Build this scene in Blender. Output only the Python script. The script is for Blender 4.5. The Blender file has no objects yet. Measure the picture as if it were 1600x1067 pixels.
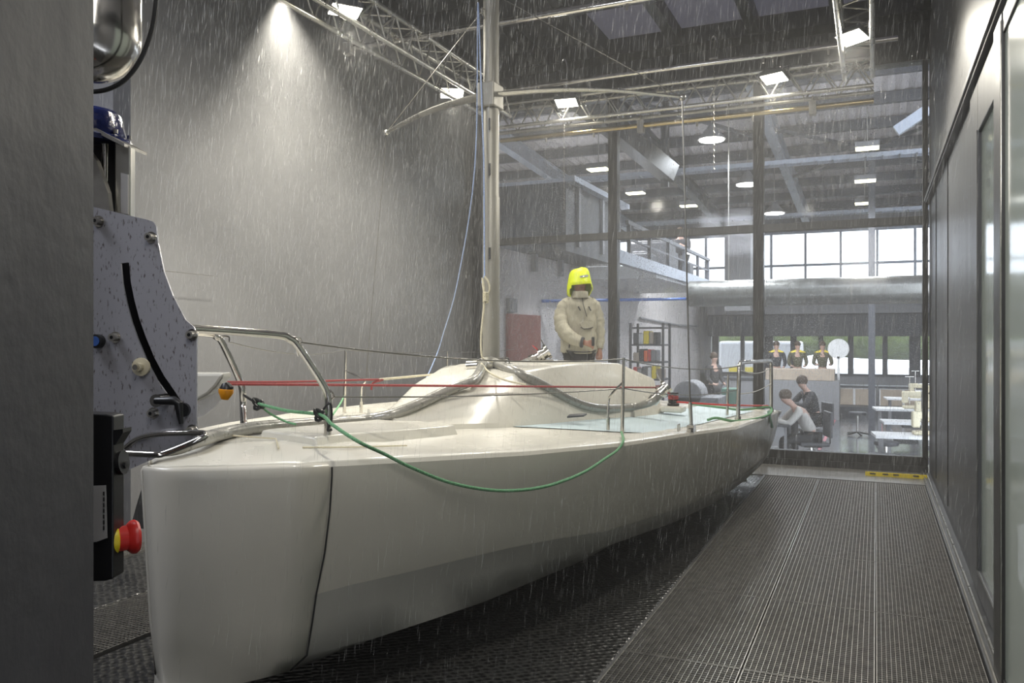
import bpy, bmesh, math, random
from mathutils import Vector, Matrix
random.seed(7)
S = bpy.context.scene
COL = S.collection
# ---------------------------------------------------------------- camera
A = math.radians(23.9); SA, CA = math.sin(A), math.cos(A)
FPX, EYE, HOR = 1283.0, 1.65, 527.0
cd = bpy.data.cameras.new('camera'); cam = bpy.data.objects.new('camera', cd); COL.objects.link(cam)
cam.location = (0, 0, EYE); cam.rotation_euler = (math.pi/2, 0, A)
cd.sensor_width = 36; cd.lens = 36*FPX/1600; cd.shift_y = -6.5/1600; cd.clip_end = 200; cd.clip_start = 0.05
S.camera = cam
# ---------------------------------------------------------------- look
S.view_settings.view_transform = 'Standard'; S.view_settings.look = 'None'
S.view_settings.gamma = 1; S.view_settings.use_curve_mapping = False
S.view_settings.exposure = 0.10
try:
    S.cycles.volume_bounces = 0; S.cycles.max_bounces = 7; S.cycles.transparent_max_bounces = 24
    S.cycles.diffuse_bounces = 3; S.cycles.glossy_bounces = 3; S.cycles.transmission_bounces = 4
    S.cycles.volume_step_rate = 2; S.cycles.sample_clamp_indirect = 4; S.cycles.caustics_reflective = False; S.cycles.caustics_refractive = False
    S.cycles.use_light_tree = True
except Exception: pass
# ---------------------------------------------------------------- sky (overcast daylight outside the hall)
W = bpy.data.worlds.new('sky'); S.world = W; W.use_nodes = True
bg = W.node_tree.nodes['Background']; bg.inputs[0].default_value = (0.86, 0.91, 1.0, 1); bg.inputs[1].default_value = 5.0

def light(name, kind, loc, aim, power, color, **kw):
    l = bpy.data.lights.new(name, kind); l.energy = power; l.color = color
    for k, v in kw.items(): setattr(l, k, v)
    o = bpy.data.objects.new(name, l); COL.objects.link(o); o.location = loc
    if aim is not None:
        o.rotation_euler = (Vector(aim)-Vector(loc)).to_track_quat('-Z', 'Y').to_euler()
    return o
WARM = (1.0, 0.945, 0.83)
# floodlights of the chamber, the last unseen and added to light bow and hull: (x, y, z, aim, watts)
FLOODS = [(-4.12, 5.80, 4.42, (-3.3, 6.2, 0), 210), (-4.40, 8.25, 4.42, (-3.2, 7.9, 0), 180), (-3.44, 9.40, 4.50, (-3.2, 7.4, 0), 180),
          (-1.02, 9.40, 4.49, (-1.7, 7.2, 0), 200), (-0.20, 8.28, 4.44, (-1.6, 7.0, 0), 235), (-1.3, 3.8, 4.44, (-2.2, 4.2, 0), 185)]
for i, (x, y, z, aim, w) in enumerate(FLOODS):
    d = (Vector(aim)-Vector((x, y, z))).normalized()
    light('flood_light', 'SPOT', Vector((x, y, z))+d*0.07, aim, w, WARM, spot_size=math.radians(165), spot_blend=0.9, shadow_soft_size=0.09)
# unseen broad fill behind the camera, added to brighten the plate and bow
light('front_fill_light', 'AREA', (-1.0, -.2, 3.6), (-2.2, 3.0, .9), 120, (1, .97, .93), shape='RECTANGLE', size=2.4, size_y=1.6)
light('side_fill_light', 'AREA', (-3.4, .8, 4.3), (-3.9, 3.6, 1.2), 95, (.88, .91, 1), shape='RECTANGLE', size=1.3, size_y=1.3)  # unseen fill behind the pillar, added to brighten the return wall and plate
# the narrow beam that shines down through the mist beside the left truss
light('beam_light', 'SPOT', (-4.22, 5.10, 4.28), (-4.25, 5.35, 0.8), 680, WARM, spot_size=math.radians(84), spot_blend=0.8, shadow_soft_size=0.05)

# ---------------------------------------------------------------- helpers
def ray(u, v):
    s = (u-800)/FPX
    return Vector((-SA+CA*s, CA+SA*s, -(v-HOR)/FPX))
def P(u, v, t): return Vector((0, 0, EYE)) + ray(u, v)*t
def onY(u, v, Y): r = ray(u, v); return Vector((0, 0, EYE)) + r*(Y/r.y)
def onX(u, v, X): r = ray(u, v); return Vector((0, 0, EYE)) + r*(X/r.x)
def onZ(u, v, Z): r = ray(u, v); return Vector((0, 0, EYE)) + r*((Z-EYE)/r.z)

def interp(tab, y):
    if y <= tab[0][0]: return tab[0][1]
    for (a, b), (c, d) in zip(tab, tab[1:]):
        if y <= c: return b+(d-b)*(y-a)/(c-a)
    return tab[-1][1]

def catmull(pts, n=8):
    pts = [Vector(p) for p in pts]
    if len(pts) < 3: return pts
    out = []
    q = [pts[0]*2-pts[1]] + pts + [pts[-1]*2-pts[-2]]
    for i in range(1, len(q)-2):
        p0, p1, p2, p3 = q[i-1:i+3]
        for k in range(n):
            t = k/n
            out.append(0.5*((2*p1)+(p2-p0)*t+(2*p0-5*p1+4*p2-p3)*t*t+(3*p1-p0-3*p2+p3)*t**3))
    out.append(pts[-1]); return out

class MB:
    def __init__(s): s.bm = bmesh.new()
    def face(s, vs):
        try: return s.bm.faces.new(vs)
        except ValueError: return None
    def box(s, lo, hi, M=None):
        x0, y0, z0 = lo; x1, y1, z1 = hi
        c = [(x0,y0,z0),(x1,y0,z0),(x1,y1,z0),(x0,y1,z0),(x0,y0,z1),(x1,y0,z1),(x1,y1,z1),(x0,y1,z1)]
        v = [s.bm.verts.new((M @ Vector(p)) if M else p) for p in c]
        for f in ((3,2,1,0),(4,5,6,7),(0,1,5,4),(1,2,6,5),(2,3,7,6),(3,0,4,7)): s.face([v[i] for i in f])
        return s
    def cbox(s, c, d, M=None):
        return s.box([c[i]-d[i]/2 for i in range(3)], [c[i]+d[i]/2 for i in range(3)], M)
    def beam(s, a, b, w, h, up=(0,0,1)):
        a, b = Vector(a), Vector(b); d = (b-a); L = d.length; d.normalize()
        up = Vector(up); x = d.cross(up)
        if x.length < 1e-4: x = d.cross(Vector((1,0,0)))
        x.normalize(); z = x.cross(d)
        M = Matrix((x, d, z)).transposed().to_4x4(); M.translation = a
        return s.box((-w/2, 0, -h/2), (w/2, L, h/2), M)
    def loft(s, rings, closed=True, caps=True):
        R = [[s.bm.verts.new(p) for p in r] for r in rings]
        n = len(R[0])
        for a, b in zip(R, R[1:]):
            for i in range(n if closed else n-1):
                j = (i+1) % n
                s.face([a[i], a[j], b[j], b[i]])
        if caps and closed: s.face(R[0][::-1]); s.face(R[-1])
        return s
    def tube(s, pts, r, n=10, caps=True, flat=1.0):
        pts = [Vector(p) for p in pts]; P_ = [pts[0]]
        for p in pts[1:]:
            if (p-P_[-1]).length > 1e-6: P_.append(p)
        pts = P_; m = len(pts); rings = []; prev = None
        for i, p in enumerate(pts):
            d = (pts[min(i+1, m-1)]-pts[max(i-1, 0)]).normalized()
            if prev is None:
                u = Vector((0,0,1)) if abs(d.z) < 0.9 else Vector((1,0,0))
                u = (u-d*u.dot(d)).normalized()
            else:
                u = (prev-d*prev.dot(d)).normalized()
            prev = u; w = d.cross(u)
            ri = r[i] if isinstance(r, (list, tuple)) else (r(i/(m-1)) if callable(r) else r)
            rings.append([p+(u*math.cos(2*math.pi*k/n)*flat+w*math.sin(2*math.pi*k/n))*ri for k in range(n)])
        return s.loft(rings, True, caps)
    def cyl(s, a, b, r, n=20, r2=None): return s.tube([a, b], [r, r if r2 is None else r2], n)
    def sphere(s, c, r, n=16, m=10):
        rx, ry, rz = (r, r, r) if not isinstance(r, (tuple, list)) else r
        rings = []
        for i in range(m+1):
            th = math.pi*(0.001+0.998*i/m)
            rings.append([(c[0]+rx*math.sin(th)*math.cos(2*math.pi*k/n), c[1]+ry*math.sin(th)*math.sin(2*math.pi*k/n), c[2]+rz*math.cos(th)) for k in range(n)])
        return s.loft(rings)
    def lathe(s, prof, M=None, n=24):
        rings = []
        for r, z in prof:
            ring = [Vector((r*math.cos(2*math.pi*k/n), r*math.sin(2*math.pi*k/n), z)) for k in range(n)]
            rings.append([(M @ p) if M else p for p in ring])
        return s.loft(rings)
    def prism(s, poly, off):
        a = [s.bm.verts.new(Vector(p)) for p in poly]; b = [s.bm.verts.new(Vector(p)+Vector(off)) for p in poly]
        s.face(a[::-1]); s.face(b); n = len(a)
        for i in range(n): s.face([a[i], a[(i+1)%n], b[(i+1)%n], b[i]])
        return s
    def build(s, name, mat, parent=None, smooth=True, bevel=0, subsurf=0, angle=40):
        bm = s.bm; bmesh.ops.recalc_face_normals(bm, faces=bm.faces)
        me = bpy.data.meshes.new(name); bm.to_mesh(me); bm.free()
        o = bpy.data.objects.new(name, me); COL.objects.link(o)
        if mat: me.materials.append(mat)
        if smooth:
            for p in me.polygons: p.use_smooth = True
            try: me.set_sharp_from_angle(angle=math.radians(angle))
            except Exception: pass
        if bevel:
            b = o.modifiers.new('bevel', 'BEVEL'); b.width = bevel; b.segments = 2; b.limit_method = 'ANGLE'
        if subsurf:
            b = o.modifiers.new('sub', 'SUBSURF'); b.levels = subsurf; b.render_levels = subsurf
        if parent:
            o.parent = parent
            pm = world_of(parent); o.matrix_parent_inverse = pm.inverted()
        return o
def world_of(o):
    m = o.matrix_basis
    return m if not o.parent else world_of(o.parent) @ o.matrix_parent_inverse @ m
def tag(o, label=None, cat=None, group=None, kind=None):
    if label: o['label'] = label
    if cat: o['category'] = cat
    if group: o['group'] = group
    if kind: o['kind'] = kind
    return o
def st(o): o['kind'] = 'structure'; return o
def empty(name, loc, label=None, cat=None, group=None, rz=0):
    o = bpy.data.objects.new(name, None); COL.objects.link(o); o.location = loc; o.rotation_euler.z = rz; o.empty_display_size = 0.1
    return tag(o, label, cat, group)
def copy_tree(o, parent=None):
    c = o.copy(); COL.objects.link(c)
    if parent: c.parent = parent
    for ch in [x for x in bpy.data.objects if x.parent == o]: copy_tree(ch, c)
    return c

# ---------------------------------------------------------------- materials
def mat(name, col, rough=0.5, metal=0.0, noise=0, nscale=8, bump=0, bscale=40, spec=0.5, coat=0, trans=0, stretch=None, emit=None, estr=0, alpha=1):
    m = bpy.data.materials.new(name); m.use_nodes = True; N = m.node_tree.nodes; L = m.node_tree.links
    b = N['Principled BSDF']; b.inputs['Base Color'].default_value = (*col, 1); b.inputs['Roughness'].default_value = rough
    b.inputs['Metallic'].default_value = metal; b.inputs['Specular IOR Level'].default_value = spec; b.inputs['Coat Weight'].default_value = coat
    b.inputs['Coat Roughness'].default_value = 0.12
    b.inputs['Transmission Weight'].default_value = trans; b.inputs['Alpha'].default_value = alpha
    if emit: b.inputs['Emission Color'].default_value = (*emit, 1); b.inputs['Emission Strength'].default_value = estr
    tc = N.new('ShaderNodeTexCoord'); src = tc.outputs['Object']
    if stretch:
        mp = N.new('ShaderNodeMapping'); mp.inputs['Scale'].default_value = stretch; L.new(src, mp.inputs[0]); src = mp.outputs[0]
    if noise:
        n = N.new('ShaderNodeTexNoise'); n.inputs['Scale'].default_value = nscale; n.inputs['Detail'].default_value = 5; L.new(src, n.inputs[0])
        r = N.new('ShaderNodeMapRange'); r.inputs['From Min'].default_value = .3; r.inputs['From Max'].default_value = .7
        r.inputs['To Min'].default_value = 1-noise; r.inputs['To Max'].default_value = 1+noise; L.new(n.outputs[0], r.inputs[0])
        x = N.new('ShaderNodeVectorMath'); x.operation = 'SCALE'; x.inputs[0].default_value = col; L.new(r.outputs[0], x.inputs['Scale']); L.new(x.outputs[0], b.inputs['Base Color'])
        r2 = N.new('ShaderNodeMapRange'); r2.inputs['To Min'].default_value = max(.02, rough-.12); r2.inputs['To Max'].default_value = min(1, rough+.12); L.new(n.outputs[0], r2.inputs[0]); L.new(r2.outputs[0], b.inputs['Roughness'])
    if bump:
        n = N.new('ShaderNodeTexNoise'); n.inputs['Scale'].default_value = bscale; n.inputs['Detail'].default_value = 4; L.new(src, n.inputs[0])
        bp = N.new('ShaderNodeBump'); bp.inputs['Strength'].default_value = bump; bp.inputs['Distance'].default_value = .01; L.new(n.outputs[0], bp.inputs['Height']); L.new(bp.outputs[0], b.inputs['Normal'])
    return m
def emis(name, col, s):
    m = bpy.data.materials.new(name); m.use_nodes = True; N = m.node_tree.nodes; N.remove(N['Principled BSDF'])
    e = N.new('ShaderNodeEmission'); e.inputs[0].default_value = (*col, 1); e.inputs[1].default_value = s
    m.node_tree.links.new(e.outputs[0], N['Material Output'].inputs[0]); return m
M = {}
M['wall_grey'] = mat('painted_grey_wall', (.185,.185,.188), .42, noise=.06, nscale=1.2, stretch=(1,1,.25))
M['wall_side'] = mat('pale_grey_wall', (.40,.40,.42), .5, noise=.04, nscale=2)
M['pillar'] = mat('rough_painted_pillar', (.040,.040,.046), .62, noise=.10, nscale=5, bump=.22, bscale=26)
M['door_dark'] = mat('anthracite_panel', (.085,.088,.095), .42, noise=.12, nscale=3, stretch=(2,2,.3))
M['frame_dark'] = mat('dark_steel_frame', (.045,.045,.045), .4, metal=.3, noise=.15, nscale=4)
M['frame_mid'] = mat('grey_steel_frame', (.13,.13,.13), .4, metal=.4)
M['conc'] = mat('wet_concrete', (.20,.195,.185), .35, noise=.12, nscale=4, bump=.1)
M['pit'] = mat('dark_pit', (.012,.012,.012), .7)
M['galv'] = mat('galvanised_steel', (.36,.345,.315), .38, metal=.7, noise=.2, nscale=14)
M['grate_sub'] = mat('grating_cross_bar', (.22,.20,.18), .45, metal=.7)
M['steel'] = mat('stainless_steel', (.62,.60,.56), .16, metal=1, noise=.08, nscale=20)
M['alu'] = mat('aluminium', (.55,.54,.50), .3, metal=.9, noise=.08, nscale=8, stretch=(1,1,.2))
M['alu_mast'] = mat('mast_aluminium', (.29,.28,.245), .5, metal=.35, noise=.10, nscale=3, stretch=(4,4,.4))
M['hose'] = mat('clear_grey_hose', (.27,.265,.24), .3, metal=.2, noise=.10, nscale=30, coat=.35, bump=.12, bscale=60)
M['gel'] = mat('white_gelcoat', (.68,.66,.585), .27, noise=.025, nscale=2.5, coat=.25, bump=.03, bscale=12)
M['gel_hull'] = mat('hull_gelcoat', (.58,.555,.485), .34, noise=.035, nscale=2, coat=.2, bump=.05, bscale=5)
M['gel_low'] = mat('shaded_hull_bottom', (.44,.43,.39), .45, noise=.06, nscale=3)  # darker hull tone, painting the shade under the chine
M['blue_pad'] = mat('pale_blue_nonskid', (.47,.58,.62), .35, noise=.05, nscale=6, bump=.25, bscale=180)
M['red'] = mat('red_plastic', (.55,.025,.02), .35)
M['redrope'] = mat('red_rope', (.30,.05,.05), .75, noise=.35, nscale=160)
M['greenrope'] = mat('green_rope', (.14,.33,.17), .75, noise=.4, nscale=150, bump=.6, bscale=150)
M['bluerope'] = mat('blue_rope', (.28,.36,.55), .75, noise=.3, nscale=120)
M['creamrope'] = mat('cream_rope', (.55,.51,.38), .75, noise=.2, nscale=120)
M['black'] = mat('black_plastic', (.010,.010,.011), .38)
M['blackrub'] = mat('black_rubber', (.018,.018,.018), .6)
M['wire'] = mat('rigging_wire', (.17,.165,.15), .35, metal=.7)
M['amber'] = mat('amber_plastic', (.80,.32,.02), .3)
M['yellow'] = mat('yellow_plastic', (.80,.62,.02), .35)
M['navy'] = mat('navy_blue_enamel', (.012,.022,.12), .15, coat=.7, bump=.3, bscale=60)
M['cream'] = mat('cream_plastic', (.62,.56,.40), .5)
M['label'] = mat('grey_label', (.42,.41,.40), .5)
M['ink'] = mat('dark_ink', (.03,.03,.03), .6)
M['white'] = mat('white_paint', (.66,.66,.66), .5)
M['hallwall'] = mat('pinkish_white_wall', (.62,.58,.57), .6, noise=.05, nscale=1.5)
M['roof'] = mat('roof_sheet', (.62,.58,.58), .55, noise=.06, nscale=3)
M['purlin'] = mat('blue_grey_steel', (.085,.09,.105), .45, metal=.2, noise=.1, nscale=3)
M['rafter'] = mat('pale_blue_grey_steel', (.36,.39,.45), .4, metal=.3)
M['hallfloor'] = mat('dark_glossy_floor', (.085,.09,.10), .16, noise=.12, nscale=1.5)
M['ply'] = mat('plywood', (.40,.33,.26), .6, noise=.12, nscale=4)
M['darkgrey'] = mat('dark_grey_paint', (.06,.062,.07), .5)
M['midgrey'] = mat('mid_grey_paint', (.22,.22,.23), .5)
M['duct'] = mat('silver_duct', (.30,.30,.285), .36, metal=.8, noise=.12, nscale=6)
M['reddoor'] = mat('brick_red_door', (.27,.075,.055), .55, noise=.08, nscale=4)
M['blue'] = mat('blue_pipe', (.05,.13,.42), .4)
M['lampglow'] = emis('floodlight_glow', (1, .94, .76), 26)
M['hallglow'] = emis('hall_lamp_glow', (1, .97, .88), 14)
M['hallglow2'] = emis('yellow_lamp_glow', (1, .92, .60), 8)
M['skin'] = mat('skin', (.34,.17,.12), .5); M['skin2'] = mat('pale_skin', (.52,.33,.26), .5)
M['jacket'] = mat('sand_jacket_cloth', (.37,.35,.275), .72, noise=.12, nscale=9, bump=1, bscale=9)
M['hood'] = mat('neon_yellow_hood', (.68,.80,.0), .5, noise=.05, nscale=12, bump=.5, bscale=16)
M['cuff'] = mat('dark_grey_cuff', (.05,.05,.055), .8)
M['trouser'] = mat('black_trousers', (.022,.022,.025), .8, bump=.5, bscale=18)
M['hair'] = mat('brown_hair', (.06,.035,.02), .7, bump=.6, bscale=60)
M['shirtwhite'] = mat('white_shirt', (.50,.48,.45), .8, bump=.5, bscale=14)
M['shirtdark'] = mat('dark_shirt', (.035,.035,.04), .8)
M['shirtyb'] = mat('black_yellow_shirt', (.08,.075,.04), .8)
M['teal'] = mat('teal_green_paint', (.10,.20,.15), .5)
M['orange'] = mat('orange_plastic', (.75,.14,.04), .4)
M['reflect'] = mat('silver_reflective_tape', (.40,.42,.47), .3, metal=.3)
M['leafgreen'] = mat('green_hedge', (.13,.17,.06), .8, noise=.5, nscale=3)

def steel_plate():
    m = bpy.data.materials.new('spattered_steel_plate'); m.use_nodes = True; N = m.node_tree.nodes; L = m.node_tree.links; b = N['Principled BSDF']
    tc = N.new('ShaderNodeTexCoord'); mp = N.new('ShaderNodeMapping'); mp.inputs['Scale'].default_value = (1, 1, .32); L.new(tc.outputs['Object'], mp.inputs[0])
    v = N.new('ShaderNodeTexNoise'); v.inputs['Scale'].default_value = 170; v.inputs['Detail'].default_value = 4; L.new(mp.outputs[0], v.inputs[0])
    r = N.new('ShaderNodeValToRGB'); r.color_ramp.elements[0].position = .31; r.color_ramp.elements[0].color = (.16,.14,.14,1)
    r.color_ramp.elements[1].position = .41; r.color_ramp.elements[1].color = (.46,.46,.50,1); L.new(v.outputs[0], r.inputs[0]); L.new(r.outputs[0], b.inputs['Base Color'])
    b.inputs['Metallic'].default_value = .35; b.inputs['Roughness'].default_value = .3
    bp = N.new('ShaderNodeBump'); bp.inputs['Strength'].default_value = .25; L.new(v.outputs[0], bp.inputs['Height']); L.new(bp.outputs[0], b.inputs['Normal'])
    return m
M['plate'] = steel_plate()

def wet_glass():
    """clear pane spattered with droplets: mostly see-through, pale specks of water denser in bands"""
    m = bpy.data.materials.new('wet_glass'); m.use_nodes = True; N = m.node_tree.nodes; L = m.node_tree.links
    for n in list(N):
        if n.type == 'BSDF_PRINCIPLED': N.remove(n)
    out = N['Material Output']
    tr = N.new('ShaderNodeBsdfTransparent'); tr.inputs[0].default_value = (.93,.95,.96,1)
    gl = N.new('ShaderNodeBsdfGlossy'); gl.inputs['Roughness'].default_value = .08
    fr = N.new('ShaderNodeFresnel'); fr.inputs[0].default_value = 1.35
    m1 = N.new('ShaderNodeMixShader'); L.new(fr.outputs[0], m1.inputs[0]); L.new(tr.outputs[0], m1.inputs[1]); L.new(gl.outputs[0], m1.inputs[2])
    df = N.new('ShaderNodeBsdfTranslucent'); df.inputs[0].default_value = (.85,.88,.92,1)
    df2 = N.new('ShaderNodeBsdfDiffuse'); df2.inputs[0].default_value = (.7,.7,.7,1)
    ad = N.new('ShaderNodeMixShader'); ad.inputs[0].default_value = .5; L.new(df.outputs[0], ad.inputs[1]); L.new(df2.outputs[0], ad.inputs[2])
    tc = N.new('ShaderNodeTexCoord')
    vo = N.new('ShaderNodeTexVoronoi'); vo.inputs['Scale'].default_value = 36; L.new(tc.outputs['Object'], vo.inputs[0])
    n2 = N.new('ShaderNodeTexNoise'); n2.inputs['Scale'].default_value = 1.3; n2.inputs['Detail'].default_value = 4
    mp = N.new('ShaderNodeMapping'); mp.inputs['Scale'].default_value = (2.5, 1, .6); L.new(tc.outputs['Object'], mp.inputs[0]); L.new(mp.outputs[0], n2.inputs[0])
    r2 = N.new('ShaderNodeMapRange'); r2.inputs['From Min'].default_value = .4; r2.inputs['From Max'].default_value = .75; r2.inputs['To Min'].default_value = .12; r2.inputs['To Max'].default_value = .30; L.new(n2.outputs[0], r2.inputs[0])
    lt = N.new('ShaderNodeMath'); lt.operation = 'LESS_THAN'; L.new(vo.outputs['Distance'], lt.inputs[0]); L.new(r2.outputs[0], lt.inputs[1])
    mr = N.new('ShaderNodeMapRange'); mr.inputs['To Min'].default_value = .055; mr.inputs['To Max'].default_value = .30; L.new(lt.outputs[0], mr.inputs[0])
    m2 = N.new('ShaderNodeMixShader'); L.new(mr.outputs[0], m2.inputs[0]); L.new(m1.outputs[0], m2.inputs[1]); L.new(ad.outputs[0], m2.inputs[2])
    L.new(m2.outputs[0], out.inputs[0]); return m
M['glass'] = wet_glass()
def clear(name, c, t, rough=.1):
    m = bpy.data.materials.new(name); m.use_nodes = True; N = m.node_tree.nodes; L = m.node_tree.links; b = N['Principled BSDF']
    b.inputs['Base Color'].default_value = (*c, 1); b.inputs['Roughness'].default_value = rough; b.inputs['Alpha'].default_value = t; return m
M['pane'] = clear('clear_window_pane', (.5,.55,.6), .12)
M['frost'] = clear('wet_misted_pane', (.44,.50,.46), .88, .12)
M['drop'] = clear('falling_water', (.86,.86,.84), .14, .1)

def mat_rubber():
    m = bpy.data.materials.new('honeycomb_rubber'); m.use_nodes = True; N = m.node_tree.nodes; L = m.node_tree.links; b = N['Principled BSDF']
    b.inputs['Roughness'].default_value = .3
    tc = N.new('ShaderNodeTexCoord'); v = N.new('ShaderNodeTexVoronoi'); v.inputs['Scale'].default_value = 22; v.inputs['Randomness'].default_value = .4; v.feature = 'F1'
    mp = N.new('ShaderNodeMapping'); mp.inputs['Scale'].default_value = (1, 1.25, 0); mp.inputs['Rotation'].default_value = (0,0,.785); L.new(tc.outputs['Object'], mp.inputs[0]); L.new(mp.outputs[0], v.inputs[0])
    r = N.new('ShaderNodeValToRGB'); r.color_ramp.elements[0].position = .30; r.color_ramp.elements[0].color = (.004,.004,.004,1); r.color_ramp.elements[1].position = .5; r.color_ramp.elements[1].color = (.028,.028,.027,1)
    L.new(v.outputs['Distance'], r.inputs[0]); L.new(r.outputs[0], b.inputs['Base Color'])
    bp = N.new('ShaderNodeBump'); bp.inputs['Strength'].default_value = .9; bp.inputs['Distance'].default_value = .012; L.new(v.outputs['Distance'], bp.inputs['Height']); L.new(bp.outputs[0], b.inputs['Normal'])
    return m
M['mat'] = mat_rubber()
# ================================================================ CHAMBER SHELL
GY, WX, LX, CZ = 11.2, 0.58, -5.6, 5.62      # glass wall, right wall, left wall, ceiling
HZ = -0.45                                   # hall floor
def sbox(name, lo, hi, m, parent=None, **k): return st(MB().box(lo, hi).build(name, m, parent, smooth=False, **k))
sbox('floor_pit', (-9, -1, -.20), (WX+.3, 10.3, -.12), M['pit'])
sbox('floor_concrete', (LX, 10.26, -.12), (WX, GY+.02, 0), M['conc'])
sbox('floor_concrete', (-9, -1, -.12), (-6.45, 4.9, -.002), M['conc'])
sbox('floor_kerb', (-1.235, -1, -.12), (-1.215, 10.26, -.004), M['frame_mid'])
sbox('wall_left', (LX-.2, 4.9, -.2), (LX, GY, CZ), M['wall_grey'])
sbox('wall_left_return', (-9, 4.9, -.2), (LX-.2, 5.1, CZ), M['wall_side'])
sbox('wall_far_left', (-9.1, -1, -.2), (-9, 5.1, CZ), M['wall_side'])
sbox('wall_behind', (-9.1, -1.1, -.2), (WX+.3, -1, CZ), M['wall_grey'])
# ceiling: dark framed, with pale panels
cl = MB().box((-9.1, -1.1, CZ+.1), (-3.4, GY+.3, CZ+.2)); st(cl.build('ceiling', M['darkgrey'], smooth=False))
sky_m = bpy.data.materials.new('translucent_roof_panel'); sky_m.use_nodes = True; N_ = sky_m.node_tree.nodes; N_.remove(N_['Principled BSDF'])
t_ = N_.new('ShaderNodeBsdfTranslucent'); t_.inputs[0].default_value = (.30, .29, .33, 1); d_ = N_.new('ShaderNodeBsdfDiffuse'); d_.inputs[0].default_value = (.3, .3, .32, 1); x_ = N_.new('ShaderNodeMixShader'); x_.inputs[0].default_value = .65
sky_m.node_tree.links.new(t_.outputs[0], x_.inputs[1]); sky_m.node_tree.links.new(d_.outputs[0], x_.inputs[2]); sky_m.node_tree.links.new(x_.outputs[0], N_['Material Output'].inputs[0])
st(MB().box((-3.4, -1.1, CZ+.1), (WX+.3, GY+.1, CZ+.12)).build('ceiling_skylight', sky_m, smooth=False))
cm = MB()
for x in (-5.4, -4.4, -3.4, -2.41, -1.42, -.43, .5): cm.cbox((x, 5.1, CZ), (.14, 12.2, .2))
for y in (3.4, 5.3, 7.2, 9.15, 11.05): cm.cbox((-2.5, y, CZ), (6.2, .26 if y < 11 else .5, .24))
st(cm.build('ceiling_beam_grid', M['frame_dark'], smooth=False))
sbox('wall_header', (LX-.2, GY-.08, 5.02), (WX+.3, GY+.14, CZ+.1), M['frame_dark'])
# near pillar at the left edge of the doorway we look through
b = MB(); c0 = onZ(151, 527.001, 1.65) if False else P(151, 527, 1.25)
b.box((c0.x-1.3, c0.y-.55, -.2), (c0.x, c0.y, CZ))
Mx = Matrix.Translation(c0) @ Matrix.Rotation(math.radians(30), 4, 'Z') @ Matrix.Translation(-c0)
p = b.build('wall_near_pillar', M['pillar'], smooth=False, bevel=.012); st(p); p.matrix_world = Mx
# ---- glass wall
MULL = [-5.52, -3.39, -1.41, .55]
fr = MB()
fr.box((LX, GY-.06, 0), (WX, GY+.08, .085)); fr.box((LX, GY-.035, .085), (WX, GY+.08, .19))
st(fr.build('trim_1', M['frame_dark'], smooth=False, bevel=.004))
st(MB().box((LX, GY-.05, 3.03), (WX, GY+.06, 3.13)).build('trim_2', M['frame_mid'], smooth=False, bevel=.004))
for i, x in enumerate(MULL):
    w = .13 if i else .15
    st(MB().box((x-w/2 if i < 3 else x-.03, GY-.06, .19), (x+w/2 if i < 3 else WX, GY+.09, 5.02)).build('trim_%d' % (3+i), M['frame_dark'], smooth=False, bevel=.004))
n = 1
for i in range(3):
    for z0, z1 in ((.19, 3.03), (3.13, 5.02)):
        o = MB().box((MULL[i]+.065, GY+.0, z0), (MULL[i+1]-.065 if i < 2 else WX-.06, GY+.012, z1)).build('window_%d' % n, M['glass'], smooth=False); st(o); n += 1
# ---- right wall with sliding doors
sbox('wall_right', (WX+.02, 6.3, 0), (WX+.2, GY+.1, 3.27), M['door_dark'])
sbox('wall_right_upper', (WX+.02, -1, 3.36), (WX+.3, GY+.1, CZ+.1), M['wall_grey'])
sbox('wall_right_outer', (WX+.55, -1, -.2), (WX+.65, 6.4, CZ), M['wall_grey'])
st(MB().box((WX-.03, 4.4, 3.27), (WX+.14, GY-.06, 3.36)).box((WX-.045, 2.2, 3.29), (WX-.03, GY-.06, 3.33)).build('trim_8', M['frame_mid'], smooth=False, bevel=.003))
# vertical joints of the right wall
for i, y in enumerate((10.0, 8.4)):
    st(MB().box((WX+.012, y, .12), (WX+.022, y+.02, 3.27)).build('trim_%d' % (9+i), M['frame_dark'], smooth=False))
# inner sliding door with a tall window
d = MB()
d.box((WX+.0, 4.7, .05), (WX+.06, 5.0, 3.25)); d.box((WX, 5.85, .05), (WX+.06, 6.32, 3.25)); d.box((WX, 5.0, .05), (WX+.06, 5.85, .2)); d.box((WX, 5.0, 2.93), (WX+.06, 5.85, 3.25))
do = st(d.build('door_1', M['door_dark'], smooth=False, bevel=.006))
MB().box((WX+.02, 5.0, .2), (WX+.03, 5.85, 2.93)).build('door_pane', M['frost'], do, smooth=False)
MB().box((WX-.006, 4.99, .19), (WX+.0, 5.0, 2.94)).box((WX-.006, 5.85, .19), (WX, 5.862, 2.94)).box((WX-.006, 5.0, .19), (WX, 5.85, .2)).build('door_bead', M['frame_mid'], do, smooth=False)
# near sliding door, frame post and misted pane
d = MB(); d.box((WX-.055, 4.34, .013), (WX-.002, 4.62, 3.14)); d.box((WX-.05, 2.0, .013), (WX-.01, 4.34, .09)); d.box((WX-.05, 2.0, 3.04), (WX-.01, 4.34, 3.14))
do = st(d.build('door_2', M['frame_dark'], smooth=False, bevel=.006))
MB().box((WX-.04, 2.0, .09), (WX-.03, 4.34, 3.04)).build('door_pane', M['frost'], do, smooth=False)
MB().tube([(WX-.056, 4.345, .1), (WX-.056, 4.345, 3.1)], .004, 6).build('door_seal', M['steel'], do)
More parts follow.
